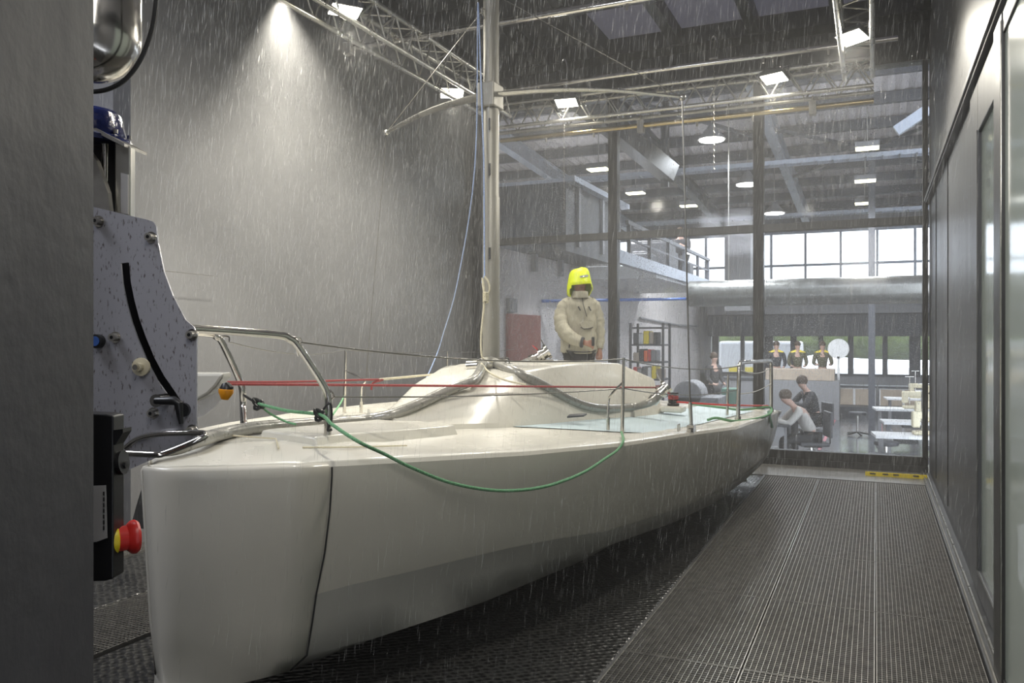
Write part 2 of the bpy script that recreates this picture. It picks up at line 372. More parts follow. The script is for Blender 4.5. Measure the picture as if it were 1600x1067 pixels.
# floor tracks along the right wall
tr = MB()
tr.box((WX-.075, 1.5, -.03), (WX+.3, GY-.06, .012)); st(tr.build('floor_track_plate', M['door_dark'], smooth=False))
for i, (x, w, h, ml) in enumerate(((WX-.066, .008, .02, 'galv'), (WX-.036, .010, .035, 'alu'), (WX+.03, .05, .10, 'frame_dark'))):
    st(MB().box((x, 4.2 if i < 2 else 6.3, .012), (x+w, GY-.07, .012+h)).build('trim_%d' % (12+i), M[ml], smooth=False))
# ---- gratings: one panel mesh, copied
def grate_mesh():
    g = MB(); n, m_ = 23, 45; w, l = .60, 1.19
    for i in range(n):
        x = -w/2+.004+i*(w-.008)/(n-1); g.box((x-.0012, -l/2, -.03), (x+.0012, l/2, 0))
    for j in range(m_):
        y = -l/2+.003+j*(l-.006)/(m_-1); g.box((-w/2, y-.0012, -.012), (w/2, y+.0012, -.0006))
    for x in (-w/2, w/2-.003): g.box((x, -l/2, -.03), (x+.003, l/2, .0005))
    for y in (-l/2, l/2-.003): g.box((-w/2, y, -.03), (w/2, y+.003, .001))
    return g
g0 = grate_mesh().build('floor_grating', M['galv'], smooth=False); used = False
def put_grate(x, y, label, group, l=1.0):
    global used
    o = g0 if not used else g0.copy()
    if used: COL.objects.link(o)
    used = True; o.location = (x, y, 0); tag(o, label, 'grating', group); return o
cols = [(-.92, 'in the row beside the boat and black mat'), (-.31, 'in the middle row of the walkway'), (.155, 'in the row along the dark right wall')]
for k, (x, s, sc) in enumerate(((-.915, cols[0][1], 1), (-.305, cols[1][1], 1), (.248, cols[2][1], .82))):
    for j in range(-1, 6):
        put_grate(x, 3.6+1.2*j, 'galvanised steel walkway grating panel '+s, 'walkway gratings '+s.split(' ', 1)[1]).scale = (sc, 1, 1)
for j in range(1, 4):
    put_grate(-4.02, 2.2+1.2*j, 'galvanised grating panel between the two black mats left of the bow', 'gratings left of the boat')
for x in (-5.5, -6.12):
    for j in range(2):
        put_grate(x, 3.05+1.2*j, 'galvanised grating panel by the left wall beyond the second mat', 'gratings by the left wall')
tag(MB().box((-3.70, 1.0, -.06), (-1.24, 10.24, -.012)).build('rubber_mat', M['mat'], smooth=False, bevel=.01), 'black honeycomb rubber mat spread under the whole boat', 'mat')
tag(MB().box((-5.16, 1.4, -.06), (-4.35, 8.0, -.004)).build('rubber_mat', M['mat'], smooth=False, bevel=.01), 'narrow black rubber mat left of the bow behind the red button', 'mat')
# slotted drain panel and yellow level near the glass
dg = MB()
a = onZ(1168, 728, 0)
for i in range(9):
    dg.box((-1.95+i*.065, 9.75, .0), (-1.92+i*.065, 10.22, .012))
dg.box((-1.96, 9.74, -.01), (-1.36, 9.76, .012)).box((-1.96, 10.21, -.01), (-1.36, 10.23, .012))
tag(dg.build('drain_grid', M['steel'], smooth=False), 'shiny slotted steel drain grid at the far end beside the stern', 'drain')
lv = empty('spirit_level', (.05, 10.72, 0), 'yellow spirit level lying on the concrete strip below the glass wall', 'level')
p0, p1 = onZ(1352, 740, .02), onZ(1449, 746, .02)
MB().beam(p0, p1, .022, .055).build('level_body', M['yellow'], lv, smooth=False, bevel=.003)
for f in (.12, .33, .5, .82):
    q = p0.lerp(p1, f); MB().cbox((q.x, q.y-.012, q.z+.010), (.06, .012, .014)).build('level_vial', M['ink'], lv, smooth=False, bevel=.002)

# ================================================================ TRUSSES, PIPES, FLOODLIGHTS
def truss(name_label, a, b, side, n, rc=.024):
    """box truss from a to b (lower front chord), side = horizontal offset of the second pair"""
    t = empty('lighting_truss', a, name_label, 'truss', 'aluminium trusses over the boat')
    a, b, side = Vector(a), Vector(b), Vector(side); up = Vector((0, 0, .29))
    for o in (Vector(), side, up, side+up): MB().tube([a+o, b+o], rc, 10).build('chord', M['alu'], t)
    for o in (Vector(), side, 'top'):
        w = MB()
        for i in range(n):
            p, q, r = a.lerp(b, i/n), a.lerp(b, (i+.5)/n), a.lerp(b, (i+1)/n)
            if o == 'top': w.tube([p+up, q+up+side], .009, 6).tube([q+up+side, r+up], .009, 6)
            else: w.tube([p+o, q+o+up], .009, 6).tube([q+o+up, r+o], .009, 6)
        w.build('lattice_brace', M['alu'], t)
    for e in (a, b):
        MB().cbox(e+side/2+up/2, (abs(side.x)+.06 if side.x else .02, abs(side.y)+.06 if side.y else .02, .34)).build('end_plate', M['alu'], t, smooth=False) if False else None
    return t
truss('aluminium lattice truss running along the left grey wall', (-4.37, 2.2, 4.36), (-4.37, 9.2, 4.36), (.27, 0, 0), 20)
truss('aluminium lattice truss crossing the chamber in front of the glass', (-4.6, 9.50, 4.32), (-.02, 9.50, 4.32), (0, .27, 0), 13)
truss('aluminium lattice truss running overhead along the right side', (-.03, 2.0, 4.36), (-.03, 9.3, 4.36), (-.27, 0, 0), 20)
def pipe(label, a, b, r, m, ends=True, extra=()):
    t = empty('rain_pipe', a, label, 'pipe', 'rain pipes under the ceiling'); MB().tube([a, b], r, 12).build('pipe_tube', m, t)
    a, b = Vector(a), Vector(b)
    if ends: MB().cbox(a, (.09, .08, .12)).build('pipe_clamp', M['galv'], t, smooth=False, bevel=.008)
    for f in extra:
        q = a.lerp(b, f); MB().cbox(q+Vector((0, 0, -.01)), (.075, .09, .15)).cyl(q+Vector((0,0,.05)), q+Vector((0,0,.13)), .012, 8).build('pipe_clamp', M['galv'], t, smooth=False, bevel=.008)
    for k in range(1, 7):
        q = a.lerp(b, k/7); MB().cyl(q+Vector((0, 0, -r-.05)), q, .012, 8, .018).build('spray_nozzle', M['galv'], t)
    return t
M['brass'] = mat('brassy_pipe', (.42,.33,.17), .22, metal=1)
pipe('nearest silver rain pipe, crossing behind the mast just below the ceiling', (-4.93, 7.0, 4.60), (.2, 7.0, 4.60), .028, M['steel'])
pipe('silver rain pipe just above the far truss', (-4.3, 9.0, 4.62), (.2, 9.0, 4.62), .026, M['steel'], False)
pipe('brass coloured rain pipe slung beneath the far truss', (-4.45, 9.68, 4.20), (-.02, 9.68, 4.20), .03, M['brass'], False, (.42, .86))
def flood(loc, aim, label):
    loc = Vector(loc); d = (Vector(aim)-loc).normalized(); q = d.to_track_quat('-Z', 'Y').to_matrix().to_4x4(); q.translation = loc
    t = empty('floodlight', loc, label, 'floodlight', 'floodlights on the trusses')
    MB().box((-.14, -.10, .0), (.14, .10, .05), q).box((-.10, -.07, .05), (.10, .07, .09), q).build('housing', M['darkgrey'], t, smooth=False, bevel=.008)
    MB().box((-.125, -.085, -.004), (.125, .085, .0), q).build('lens', M['lampglow'], t, smooth=False)
    MB().tube([q @ Vector((-.15, 0, .03)), q @ Vector((-.15, 0, .12)), q @ Vector((.15, 0, .12)), q @ Vector((.15, 0, .03))], .008, 6).build('bracket', M['steel'], t)
fl = ['blazing floodlight on the left truss nearest the top edge', 'floodlight at the far end of the left truss beside the mast', 'floodlight on the far truss just right of the mast',
      'floodlight on the far truss above the rightmost glass post', 'floodlight at the far end of the right truss']
for f, lb in zip(FLOODS, fl): flood(f[:3], (f[0]+(f[3][0]-f[0])*.6+0, f[1]-1.2 if f[1] > 7 else f[1]-.4, 0.5) if True else f[3], lb)
t = empty('beam_lamp', (-4.22, 5.1, 4.34), 'lamp casting a misty cone of light down the left wall', 'lamp')
MB().lathe([(.02, .12), (.05, .10), (.07, .0), (.065, 0), (.04, .05)], Matrix.Translation((-4.22, 5.1, 4.32))).build('lamp_can', M['darkgrey'], t)
MB().cyl((-4.22, 5.1, 4.335), (-4.22, 5.1, 4.34), .055, 16).build('lens', M['lampglow'], t)
# hoist chains with shackles
def chain(x, y, ztop, zbot, label):
    t = empty('hoist_chain', (x, y, zbot), label, 'chain', 'hanging hoist chains'); c = MB(); z = ztop; k = 0
    while z > zbot:
        a = (.010, 0, 0) if k % 2 else (0, .010, 0); a = Vector(a); o = Vector((x, y, z)); up = Vector((0, 0, .018))
        c.tube([o+up, o+a, o-up, o-a, o+up], .0035, 4); z -= .034; k += 1
    c.build('chain_links', M['galv'], t)
    s = MB(); s.tube(catmull([(x-.035, y, ztop+.05), (x-.035, y, ztop+.22), (x, y, ztop+.30), (x+.035, y, ztop+.22), (x+.035, y, ztop+.05)], 5), .011, 8).cyl((x-.05, y, ztop+.05), (x+.05, y, ztop+.05), .013, 8)
    s.build('shackle', M['steel'], t)
q = onY(881, 131, 9.3); chain(q.x, q.y, q.z, 3.2, 'hoist chain with shackle above the floodlight right of the mast')
q = onY(1115, 98, 9.3); chain(q.x, q.y, q.z, 3.5, 'hoist chain with shackle between the two glass posts')

# ================================================================ HALL BEYOND THE GLASS
FY = 27.0
sbox('floor_hall', (-13, GY+.08, HZ-.1), (9, FY+4, HZ), M['hallfloor'])
sbox('wall_hall_left', (-5.45, GY+.15, HZ), (-5.25, FY, 3.02), M['hallwall']); sbox('wall_hall_outer', (-13, GY, HZ), (-12.8, FY, 7), M['midgrey']); sbox('wall_hall_front', (-12.8, GY+.1, 3), (LX-.3, GY+.2, 7), M['midgrey'])
sbox('wall_hall_right', (8, GY, HZ), (8.2, FY, 7), M['hallwall'])
fw = MB()
fw.box((-5.5, FY, HZ), (8, FY+.2, .48)); fw.box((-12.8, FY, 1.70), (8, FY+.2, 3.30)); fw.box((-12.8, FY, 4.95), (8, FY+.2, 6.6)); fw.box((-12.8, FY, HZ), (-4.9, FY+.2, 1.7))
st(fw.build('wall_hall_far', M['midgrey'], smooth=False))
sbox('wall_shutter_housing', (-4.9, FY-.55, 1.68), (8, FY, 2.35), M['darkgrey'])
sbox('trim_20', (-4.9, FY-.7, 2.36), (8, FY-.4, 2.62), M['midgrey'])
# window bands: posts and rails
wf = MB()
for x in [-12.2+1.02*i for i in range(20)]: wf.box((x-.035, FY-.02, 3.30), (x+.035, FY+.08, 4.95))
wf.box((-12.8, FY-.03, 3.86), (8, FY+.08, 3.93)); wf.box((-12.8, FY-.03, 3.30), (8, FY+.1, 3.36)); wf.box((-12.8, FY-.03, 4.88), (8, FY+.1, 4.95))
w = st(wf.build('window_21', M['rafter'], smooth=False)); MB().box((-12.8, FY+.02, 3.3), (8, FY+.03, 4.95)).build('window_pane', M['pane'], w, smooth=False)
wf = MB()
for x, ww in [(-4.75, .2), (-3.9, .12), (-3.1, .28), (-2.35, .18), (-1.55, .14), (-.7, .16), (.25, .14), (1.05, .3), (1.55, .16), (2.9, .22), (4.2, .15), (5.6, .2)]: wf.box((x-ww/2, FY-.04, .48), (x+ww/2, FY+.1, 1.70))
wf.box((-4.9, FY-.05, .48), (8, FY+.1, .54))
w = st(wf.build('window_22', M['darkgrey'], smooth=False)); MB().box((-4.9, FY+.04, .5), (8, FY+.05, 1.7)).build('window_pane', M['pane'], w, smooth=False)
# what stands outside the far windows
tag(MB().sphere((1.5, 42, 2.2), (9, 1.5, 1.6), 40, 16).sphere((-7, 43, 2), (6, 1.5, 1.7), 30, 12).build('hedge', M['leafgreen']), 'green hedge seen outside through the low far windows', 'hedge')
vn = empty('delivery_van', (-2.5, 33, HZ), 'white van parked outside the far windows', 'van')
MB().box((-5.6, 32.5, -.05), (-2.6, 34.2, 1.5)).build('van_body', M['white'], vn, smooth=False, bevel=.1)
MB().box((-5.2, 32.47, .25), (-4.3, 32.5, .5)).build('body_stripe', M['yellow'], vn, smooth=False); MB().box((-4.1, 32.47, .7), (-3.6, 32.5, .8)).build('body_stripe', M['red'], vn, smooth=False)
for x in (-5.0, -3.2): MB().cyl((x, 32.4, -.1), (x, 32.7, -.1), .33, 20).build('wheel', M['blackrub'], vn)
c2 = empty('parked_car', (3, 32, HZ), 'white car with a red stripe parked outside the far windows', 'car')
cs = [(1.6, -.1), (1.7, .55), (2.4, .75), (2.9, 1.2), (4.6, 1.2), (5.3, .75), (5.6, .4), (5.6, -.1)]
MB().prism([(x, 31.6, z) for x, z in cs], (0, 1.6, 0)).build('car_body', M['white'], c2, smooth=False, bevel=.06)
MB().box((1.7, 31.57, 1.22), (5.4, 31.6, 1.30)).build('body_stripe', M['red'], c2, smooth=False)
for x in (2.3, 4.9): MB().cyl((x, 31.5, -.1), (x, 31.8, -.1), .32, 20).build('wheel', M['blackrub'], c2)
sbox('ground_outside', (-30, FY+.2, HZ-.2), (30, 60, HZ-.02), M['conc'])
# roof: corrugated sheets on purlins and rafters
def rz(y): return 6.6-(y-11)*.065
r = MB(); ys = (GY+.3, FY+.3); n_ = 190
top = [[(-13+22*i/n_, y, rz(y)+(.035 if i % 2 else 0)) for i in range(n_+1)] for y in ys]
r.loft(top, closed=False); o = st(r.build('ceiling_hall_roof', M['roof'], smooth=False)); sd = o.modifiers.new('s', 'SOLIDIFY'); sd.thickness = .03; sd.offset = 1
for y in (12.2, 13.8, 15.3, 16.8, 18.3, 19.8, 21.3, 22.8, 24.3, 25.8):
    z = rz(y); sbox('ceiling_purlin', (-12.8, y-.05, z-.22), (8, y+.05, z-.01), M['purlin'])
for x in (-10.5, -7.3, -4.4, -1.9, 1.6):
    m_ = 'rafter' if x != -4.4 else 'purlin'; b = MB()
    for dz, w, h in ((-.24, .20, .03), (-.40, .05, .34), (-.56, .20, .03)): b.beam((x, 11.5, rz(11.5)+dz), (x, FY, rz(FY)+dz), w, h)
    st(b.build('ceiling_rafter', M[m_], smooth=False))
for x0, y0, x1, y1 in ((-1.9, 17, 1.6, 21), (1.6, 17, -1.9, 21), (-4.4, 14, -1.9, 18), (1.6, 22, 5, 26)):
    sbox_ = MB().beam((x0, y0, rz(y0)-.42), (x1, y1, rz(y1)-.42), .06, .06); st(sbox_.build('ceiling_wind_brace', M['purlin'], smooth=False))
# cable trays
for y, z in ((17.4, 5.15), (22.2, 4.75)):
    b = MB(); b.box((-12.5, y, z), (8, y+.02, z+.09)).box((-12.5, y+.28, z), (8, y+.3, z+.09))
    for i in range(68): b.box((-12.5+.3*i, y, z), (-12.47+.3*i, y+.3, z+.02))
    tag(b.build('cable_tray', M['rafter'], smooth=False), 'nearer steel cable tray hung below the hall roof' if y < 20 else 'farther steel cable tray hung below the hall roof', 'cable tray', 'cable trays')
def pillar(x, y, w, m, z1=None): return sbox('wall_hall_column', (x-w/2, y-w/2, HZ), (x+w/2, y+w/2, z1 or rz(y)-.2), M[m])
q = onY(1154, 400, 24); sbox('wall_hall_pier', (q.x-.36, 23.8, 2.4), (q.x+.36, 24.4, 5.3), M['midgrey'])
q = onY(1362, 300, 20); pillar(q.x, 20, .14, 'purlin')
b = MB(); a = onY(1400, 205, 14.5); c = onY(1452, 170, 14.5); b.beam(a, c, .12, .16); st(b.build('ceiling_knee_brace', M['rafter'], smooth=False))
b = MB(); q = onY(1040, 215, 15.5); b.box((q.x-.07, 15.4, 4.5), (q.x+.07, 15.5, rz(15.5))); b.beam((q.x-1.5, 13.0, 6.2), (q.x+.1, 15.5, 4.75), .30, .34); st(b.build('ceiling_roof_strut', M['frame_dark'], smooth=False))
# ducts
t = empty('ventilation_duct', (-3.2, 16.2, 2.2), 'big round silver ventilation duct crossing the hall below the upper windows', 'duct')
MB().cyl((-3.35, 16.2, 2.50), (7.8, 16.2, 2.50), .25, 32).build('duct_tube', M['duct'], t)
for x in (-1.9, -.4, 1.1): MB().cyl((x-.015, 16.2, 2.50), (x+.015, 16.2, 2.50), .262, 32).build('duct_joint', M['galv'], t)
for x in (-2.6, 1.8): MB().tube([(x, 16.2, 2.7), (x, 16.2, rz(16.2))], .012, 6).build('hanger_rod', M['galv'], t)
tag(MB().cyl((-5.2, 13.0, 2.27), (-2.0, 18.4, 2.50), .028, 10).build('blue_air_pipe', M['blue']), 'long blue air pipe running from the white wall below the duct', 'pipe')
tag(MB().tube([onX(1000, 497, -5.2), onX(1060, 508, -5.2), (-5.15, 26, 2.0)], .03, 8).build('wall_conduit', M['midgrey']), 'thin grey conduit along the white hall wall', 'conduit')
# mezzanine
sbox('floor_mezzanine', (-12.8, 14.5, 2.72), (-3.6, 19.6, 2.95), M['white'])
sbox('floor_mezzanine_beam', (-3.66, 11.9, 2.78), (-3.54, 19.6, 2.98), M['rafter'])
rl = empty('mezzanine_railing', (-3.6, 15, 2.97), 'steel railing with bars along the mezzanine edge', 'railing')
MB().box((-3.63, 12.6, 3.44), (-3.57, 19.6, 3.50)).build('handrail', M['purlin'], rl, smooth=False)
MB().box((-3.62, 12.6, 3.20), (-3.58, 19.6, 3.23)).build('middle_rail', M['purlin'], rl, smooth=False)
for y in (12.7, 14.0, 15.4, 16.8, 18.2, 19.4): MB().box((-3.63, y, 2.95), (-3.57, y+.06, 3.46)).build('rail_post', M['purlin'], rl, smooth=False)
for i, (u, v, w_, h) in enumerate(((1018, 385, .9, .7), (1034, 398, .6, .62), (1003, 372, .5, .4))):
    q = onX(u, v, -4.4); tag(MB().cbox((q.x, q.y, 2.95+h/2), (w_, .7, h)).cbox((q.x, q.y, 2.97+h), (w_*.6, .5, .06)).build('storage_crate', M['darkgrey'], smooth=False, bevel=.03), ['largest dark crate on the mezzanine', 'dark crate on the mezzanine nearest the seated figure', 'small dark crate at the near end of the mezzanine'][i], 'crate', 'crates on the mezzanine')
# upper left dark office block and white curved booth
sbox('wall_office_block', (-7.5, 12.4, 3.04), (-4.55, 15.5, 4.15), M['darkgrey'])
for i, y in enumerate((12.9, 14.2)): sbox('trim_%d' % (22+i), (-4.55, y, 3.15), (-4.5, y+.1, 4.15), M['midgrey'])
sbox('trim_24', (-4.56, 12.4, 4.15), (-4.4, 15.6, 4.24), M['rafter'])
b = MB(); prof = [(-5.2, HZ), (-5.2, 3.0)] + [(-5.2+1.0*math.sin(a), 2.0+1.0*math.cos(a)) for a in [math.pi/2*k/8 for k in range(9)]] + [(-4.2, HZ)]
# red door, thermostat, conduit line on the white wall
d = st(MB().box((-5.25, 11.6, HZ), (-5.20, 12.95, 2.02)).build('door_3', M['reddoor'], smooth=False, bevel=.01)); MB().cyl((-5.2, 12.8, .6), (-5.14, 12.8, .6), .03, 12).build('door_handle', M['steel'], d)
q = onX(800, 477, -5.22); tag(MB().cbox(q, (.06, .3, .22)).cbox(q+Vector((.035, 0, 0)), (.01, .18, .12)).build('wall_gauge', M['midgrey'], smooth=False, bevel=.01), 'small grey control box above the red door', 'control box')
for u, w_ in ((832, .05), (873, .04)):
    q = onX(u, 400, -5.24); tag(MB().cbox((-5.2, q.y, 3.0), (.08, .12, .5)).build('wall_bracket', M['midgrey'], smooth=False), 'grey bracket high on the white wall, %s the hooded sailor' % ('well left of' if u < 850 else 'close to'), 'bracket', 'brackets on the white wall')
# shelf rack with coloured goods
rk = empty('goods_rack', (-3.1, 13.6, HZ), 'tall dark rack loaded with goods, left of the far windows', 'rack')
ra = onY(985, 560, 14.0); rb = onY(1036, 560, 14.0)
for x in (ra.x, rb.x):
    for y in (14.0, 14.5): MB().box((x-.02, y-.02, HZ), (x+.02, y+.02, 1.9)).build('rack_post', M['darkgrey'], rk, smooth=False)
for z in (.0, .3, .6, .9, 1.2, 1.5, 1.8): MB().box((ra.x, 14.0, z), (rb.x, 14.5, z+.03)).build('shelf', M['darkgrey'], rk, smooth=False)
gc = ['red', 'ply', 'darkgrey', 'orange', 'yellow', 'midgrey', 'shirtdark', 'white']
k = 0
for zi, z in enumerate((.03, .33, .63, .93, 1.23, 1.53)):
    x = ra.x+.04
    while x < rb.x-.06:
        wd = random.uniform(.06, .11); h = random.uniform(.14, .24); c = gc[(k*5+zi*3) % 8]; k += 1
        if x+wd > rb.x-.02: break
        tag(MB().box((x, 14.03, z+.0005), (x+wd-.008, 14.35, z+h)).build('parts_bin', M[c], smooth=False, bevel=.01), '%s coloured bin on the %s shelf of the dark goods rack' % ({'ply': 'tan', 'darkgrey': 'dark grey', 'midgrey': 'mid grey', 'shirtdark': 'black'}.get(c, c), ['bottom', 'second', 'third', 'fourth', 'fifth', 'top'][zi]), 'bin', 'bins on the goods rack'); x += wd
# counters and workbenches at the far end
def counter(u0, u1, Y, label, m='ply', ztop=.32):
    a, c = onY(u0, 600, Y), onY(u1, 600, Y); t = empty('workbench', ((a.x+c.x)/2, Y, HZ), label, 'workbench', 'workbenches along the far windows')
    MB().box((a.x, Y, HZ), (c.x, Y+.6, ztop-.05)).build('cabinet_body', M['white'] if m == 'ply' else M[m], t, smooth=False)
    n = max(2, round((c.x-a.x)/.75))
    for i in range(n):
        x0 = a.x+(c.x-a.x)*i/n; x1 = a.x+(c.x-a.x)*(i+1)/n
        MB().box((x0+.03, Y-.02, HZ+.06), (x1-.03, Y, ztop-.09)).build('cabinet_door', M[m], t, smooth=False)
    MB().box((a.x-.03, Y-.04, ztop-.05), (c.x+.03, Y+.65, ztop)).build('worktop', M['darkgrey'], t, smooth=False)
counter(1302, 1368, 24.5, 'plywood fronted workbench in the middle of the far wall')
counter(1374, 1450, 24.5, 'plywood fronted workbench by the right end of the glass')
counter(1196, 1298, 25.2, 'plywood workbench behind the two seated workers', 'ply', .55)
counter(1110, 1178, 22.0, 'grey workbench left of the glass post', 'midgrey', .6)
tag(MB().box(onY(1196, 593, 22.5)-Vector((0, 0, 0)), onY(1304, 577, 22.5)+Vector((0, .4, 0))).build('plywood_crate', M['ply'], smooth=False, bevel=.01), 'long plywood crate standing behind the seated workers', 'crate')
q = onY(1250, 600, 22.5)
tag(MB().box((q.x-.9, 22.4, HZ), (q.x+.95, 23.1, onY(1250, 594, 22.5).z-.005)).build('crate_stand', M['midgrey'], smooth=False), 'grey stand beneath the long plywood crate', 'stand')
# round mirror-like disc window item
q = onY(1310, 545, 23); tag(MB().cyl(q, q+Vector((0, .05, 0)), .26, 28).box((q.x-.03, q.y, .3), (q.x+.03, q.y+.05, q.z-.2)).build('round_sign', M['white']), 'round white disc on a stand before the far windows', 'sign')
# big sander / grey boxes left of the post
q = onY(1085, 610, 17); tag(MB().box((q.x-.55, 17, HZ), (q.x+.5, 17.9, .42)).cyl((q.x-.15, 17.0, .45), (q.x-.15, 17.7, .45), .30, 24).build('bench_grinder', M['midgrey'], bevel=.02), 'grey machine with a round hood left of the glass post', 'machine')
q = onY(1140, 605, 18); tag(MB().box((q.x-.18, 18, HZ), (q.x+.15, 18.4, .55)).build('green_cabinet', M['teal'], smooth=False, bevel=.02), 'teal green cabinet behind the stern rail', 'cabinet')
# sewing tables on the right
def sew_table(x, y, rz_, label, topm='white'):
    t = empty('sewing_table', (x, y, HZ), label, 'sewing table', 'sewing tables on the right of the hall', rz_)
    R = Matrix.Translation((x, y, HZ)) @ Matrix.Rotation(rz_, 4, 'Z')
    MB().box((-.55, -.28, .72), (.55, .28, .76), R).build('tabletop', M[topm], t, smooth=False, bevel=.005)
    for sx in (-.45, .45):
        MB().box((sx-.03, -.03, .05), (sx+.03, .03, .72), R).box((sx-.03, -.26, 0), (sx+.03, .26, .05), R).build('leg', M['midgrey'], t, smooth=False)
    h = MB(); h.box((-.05, -.08, .76), (.42, .10, .81), R).box((.28, -.07, .81), (.40, .08, 1.04), R).box((-.02, -.05, .98), (.30, .06, 1.08), R).box((-.06, -.06, .86), (.04, .07, 1.08), R)
    h.build('sewing_machine', M['cream'], t, smooth=False, bevel=.02)
    MB().cyl(R @ Vector((.40, 0, 1.0)), R @ Vector((.45, 0, 1.0)), .07, 16).build('handwheel', M['black'], t)
    MB().tube([R @ Vector((.1, .2, .76)), R @ Vector((.1, .2, 1.35))], .008, 6).tube([R @ Vector((.02, .2, 1.35)), R @ Vector((.18, .2, 1.35))], .006, 6).build('thread_stand', M['steel'], t)
    MB().box((-.2, -.15, .1), (.2, .1, .2), R).build('foot_pedal', M['black'], t, smooth=False)
for u, v, Y, lb in ((1432, 690, 12.6, 'nearest sewing table close behind the glass'), (1436, 655, 14.6, 'second nearest sewing table behind the glass'), (1415, 626, 17.2, 'sewing table in the middle of the right row'), (1425, 605, 20.2, 'farthest sewing table of the right row')):
    q = onY(u, v, Y); sew_table(q.x, Y, .12, lb)
def stool(u, Y, label):
    q = onY(u, 600, Y); x = q.x; t = empty('work_stool', (x, Y, HZ), label, 'stool', 'work stools in the hall')
    MB().lathe([(.01, .45), (.17, .45), (.18, .48), (.17, .51), (.01, .52)], Matrix.Translation((x, Y, HZ))).build('seat', M['darkgrey'], t)
    MB().cyl((x, Y, HZ+.08), (x, Y, HZ+.45), .025, 10).build('gas_column', M['steel'], t)
    b = MB()
    for k in range(5): a = k*1.257; b.beam((x, Y, HZ+.08), (x+.24*math.cos(a), Y+.24*math.sin(a), HZ+.04), .03, .03)
    b.build('star_base', M['black'], t, smooth=False)
stool(1378, 12.3, 'stool in front of the nearest sewing table'); stool(1385, 13.8, 'second stool beside the sewing tables'); stool(1340, 19.0, 'distant stool in the open middle of the hall floor')
# floor lines
for i, (ua, va, ub, vb) in enumerate(((1280, 703, 1310, 645), (1377, 690, 1376, 650))):
    a, c = onZ(ua, va, HZ+.004), onZ(ub, vb, HZ+.004); st(MB().beam(a, c, .06, .004).build('floor_line', mat('floor_line_pink', (.35,.12,.14), .5), smooth=False))
# hall lamps
def hibay(u, v, z, label, sq=False):
    r_ = ray(u, v); t_ = (z-EYE)/r_.z; q = Vector((0, 0, EYE))+r_*t_
    t = empty('hall_lamp', q, label, 'lamp', 'lamps under the hall roof')
    if sq:
        MB().cbox(q+Vector((0, 0, .06)), (.42, .30, .1)).build('housing', M['midgrey'], t, smooth=False); MB().cbox(q, (.40, .28, .02)).build('lens', M['hallglow2'], t, smooth=False)
    else:
        MB().lathe([(.05, .28), (.1, .2), (.24, .03), (.26, 0), (.02, .02)], Matrix.Translation(q)).build('housing', M['midgrey'], t); MB().cyl(q+Vector((0, 0, -.02)), q+Vector((0, 0, .0)), .23, 24).build('lens', M['hallglow'], t)
    MB().tube([q+Vector((0, 0, .2 if not sq else .1)), (q.x, q.y, rz(q.y))], .01, 6).build('hanger_rod', M['galv'], t)
    return q
hl = []
for a in ((1112, 218, 5.35, 'large oval hall lamp nearest the glass'), (1168, 288, 4.95, 'second oval hall lamp, just left of the glass post'), (1210, 333, 4.7, 'farthest oval hall lamp, just above the crossbar')): hl.append(hibay(*a))
for a in ((935, 265, 5.0, 'yellowish square lamp left of the middle glass post'), (993, 302, 5.0, 'yellowish square lamp just right of the middle glass post'), (1076, 322, 5.0, 'yellowish square lamp above the mezzanine'), (1355, 232, 5.2, 'topmost of the three small lamps near the pale column'), (1352, 283, 4.9, 'middle of the three small lamps near the pale column'), (1351, 318, 4.7, 'lowest of the three small lamps near the pale column')): hl.append(hibay(*a, sq=True))
for q in hl[:3]: light('hall_light', 'SPOT', q-Vector((0, 0, .05)), q-Vector((0, 0, 3)), 900, (.93, .96, 1), spot_size=math.radians(165), spot_blend=.8, shadow_soft_size=.2)
for q in hl[3:5]+hl[7:8]: light('hall_light', 'SPOT', q-Vector((0, 0, .05)), q-Vector((0, 0, 3)), 600, (.96, .96, 1), spot_size=math.radians(165), spot_blend=.8, shadow_soft_size=.2)
# ================================================================ THE BOAT
CX = -2.78
HBT = [(2.505,.0),(2.512,.05),(2.53,.10),(2.56,.135),(2.62,.20),(2.75,.325),(3.03,.54),(3.43,.76),(4.09,1.04),(5.05,1.32),(6.37,1.54),(7.23,1.68),(8.5,1.75),(9.75,1.77)]
ZGT = [(2.5,1.115),(3.03,1.09),(3.43,1.07),(4.09,1.03),(5.05,.98),(6.37,.925),(7.23,.88),(9.68,.82)]
ZCT = [(2.5,.46),(3.2,.50),(4.2,.50),(5,.42),(6.3,.35),(9.7,.33)]
def hb(y): return interp(HBT, y)
def zg(y): return interp(ZGT, y)
def heel(y, off): return .035*(hb(y)-off)           # off: + to starboard
def deckz(y, off):
    h = max(hb(y), .01); f = min(1, abs(off)/h)
    return zg(y)+heel(y, off)+.05*(1-f*f)*min(1, max(0, y-2.5)/.8)
boat = empty('sailboat', (CX, 6, 0), 'wide white sailboat with a blunt bow on the black mat in the chamber', 'sailboat')
def hbp(y): return max(.003, min(hb(y), 1.105*y-2.80+.004))
YS = [2.505,2.512,2.53,2.56,2.62,2.75,2.9,3.03,3.2,3.43,3.75,4.09,4.5,5.05,5.6,6.0,6.37,6.8,7.23,7.8,8.5,9.1,9.75]
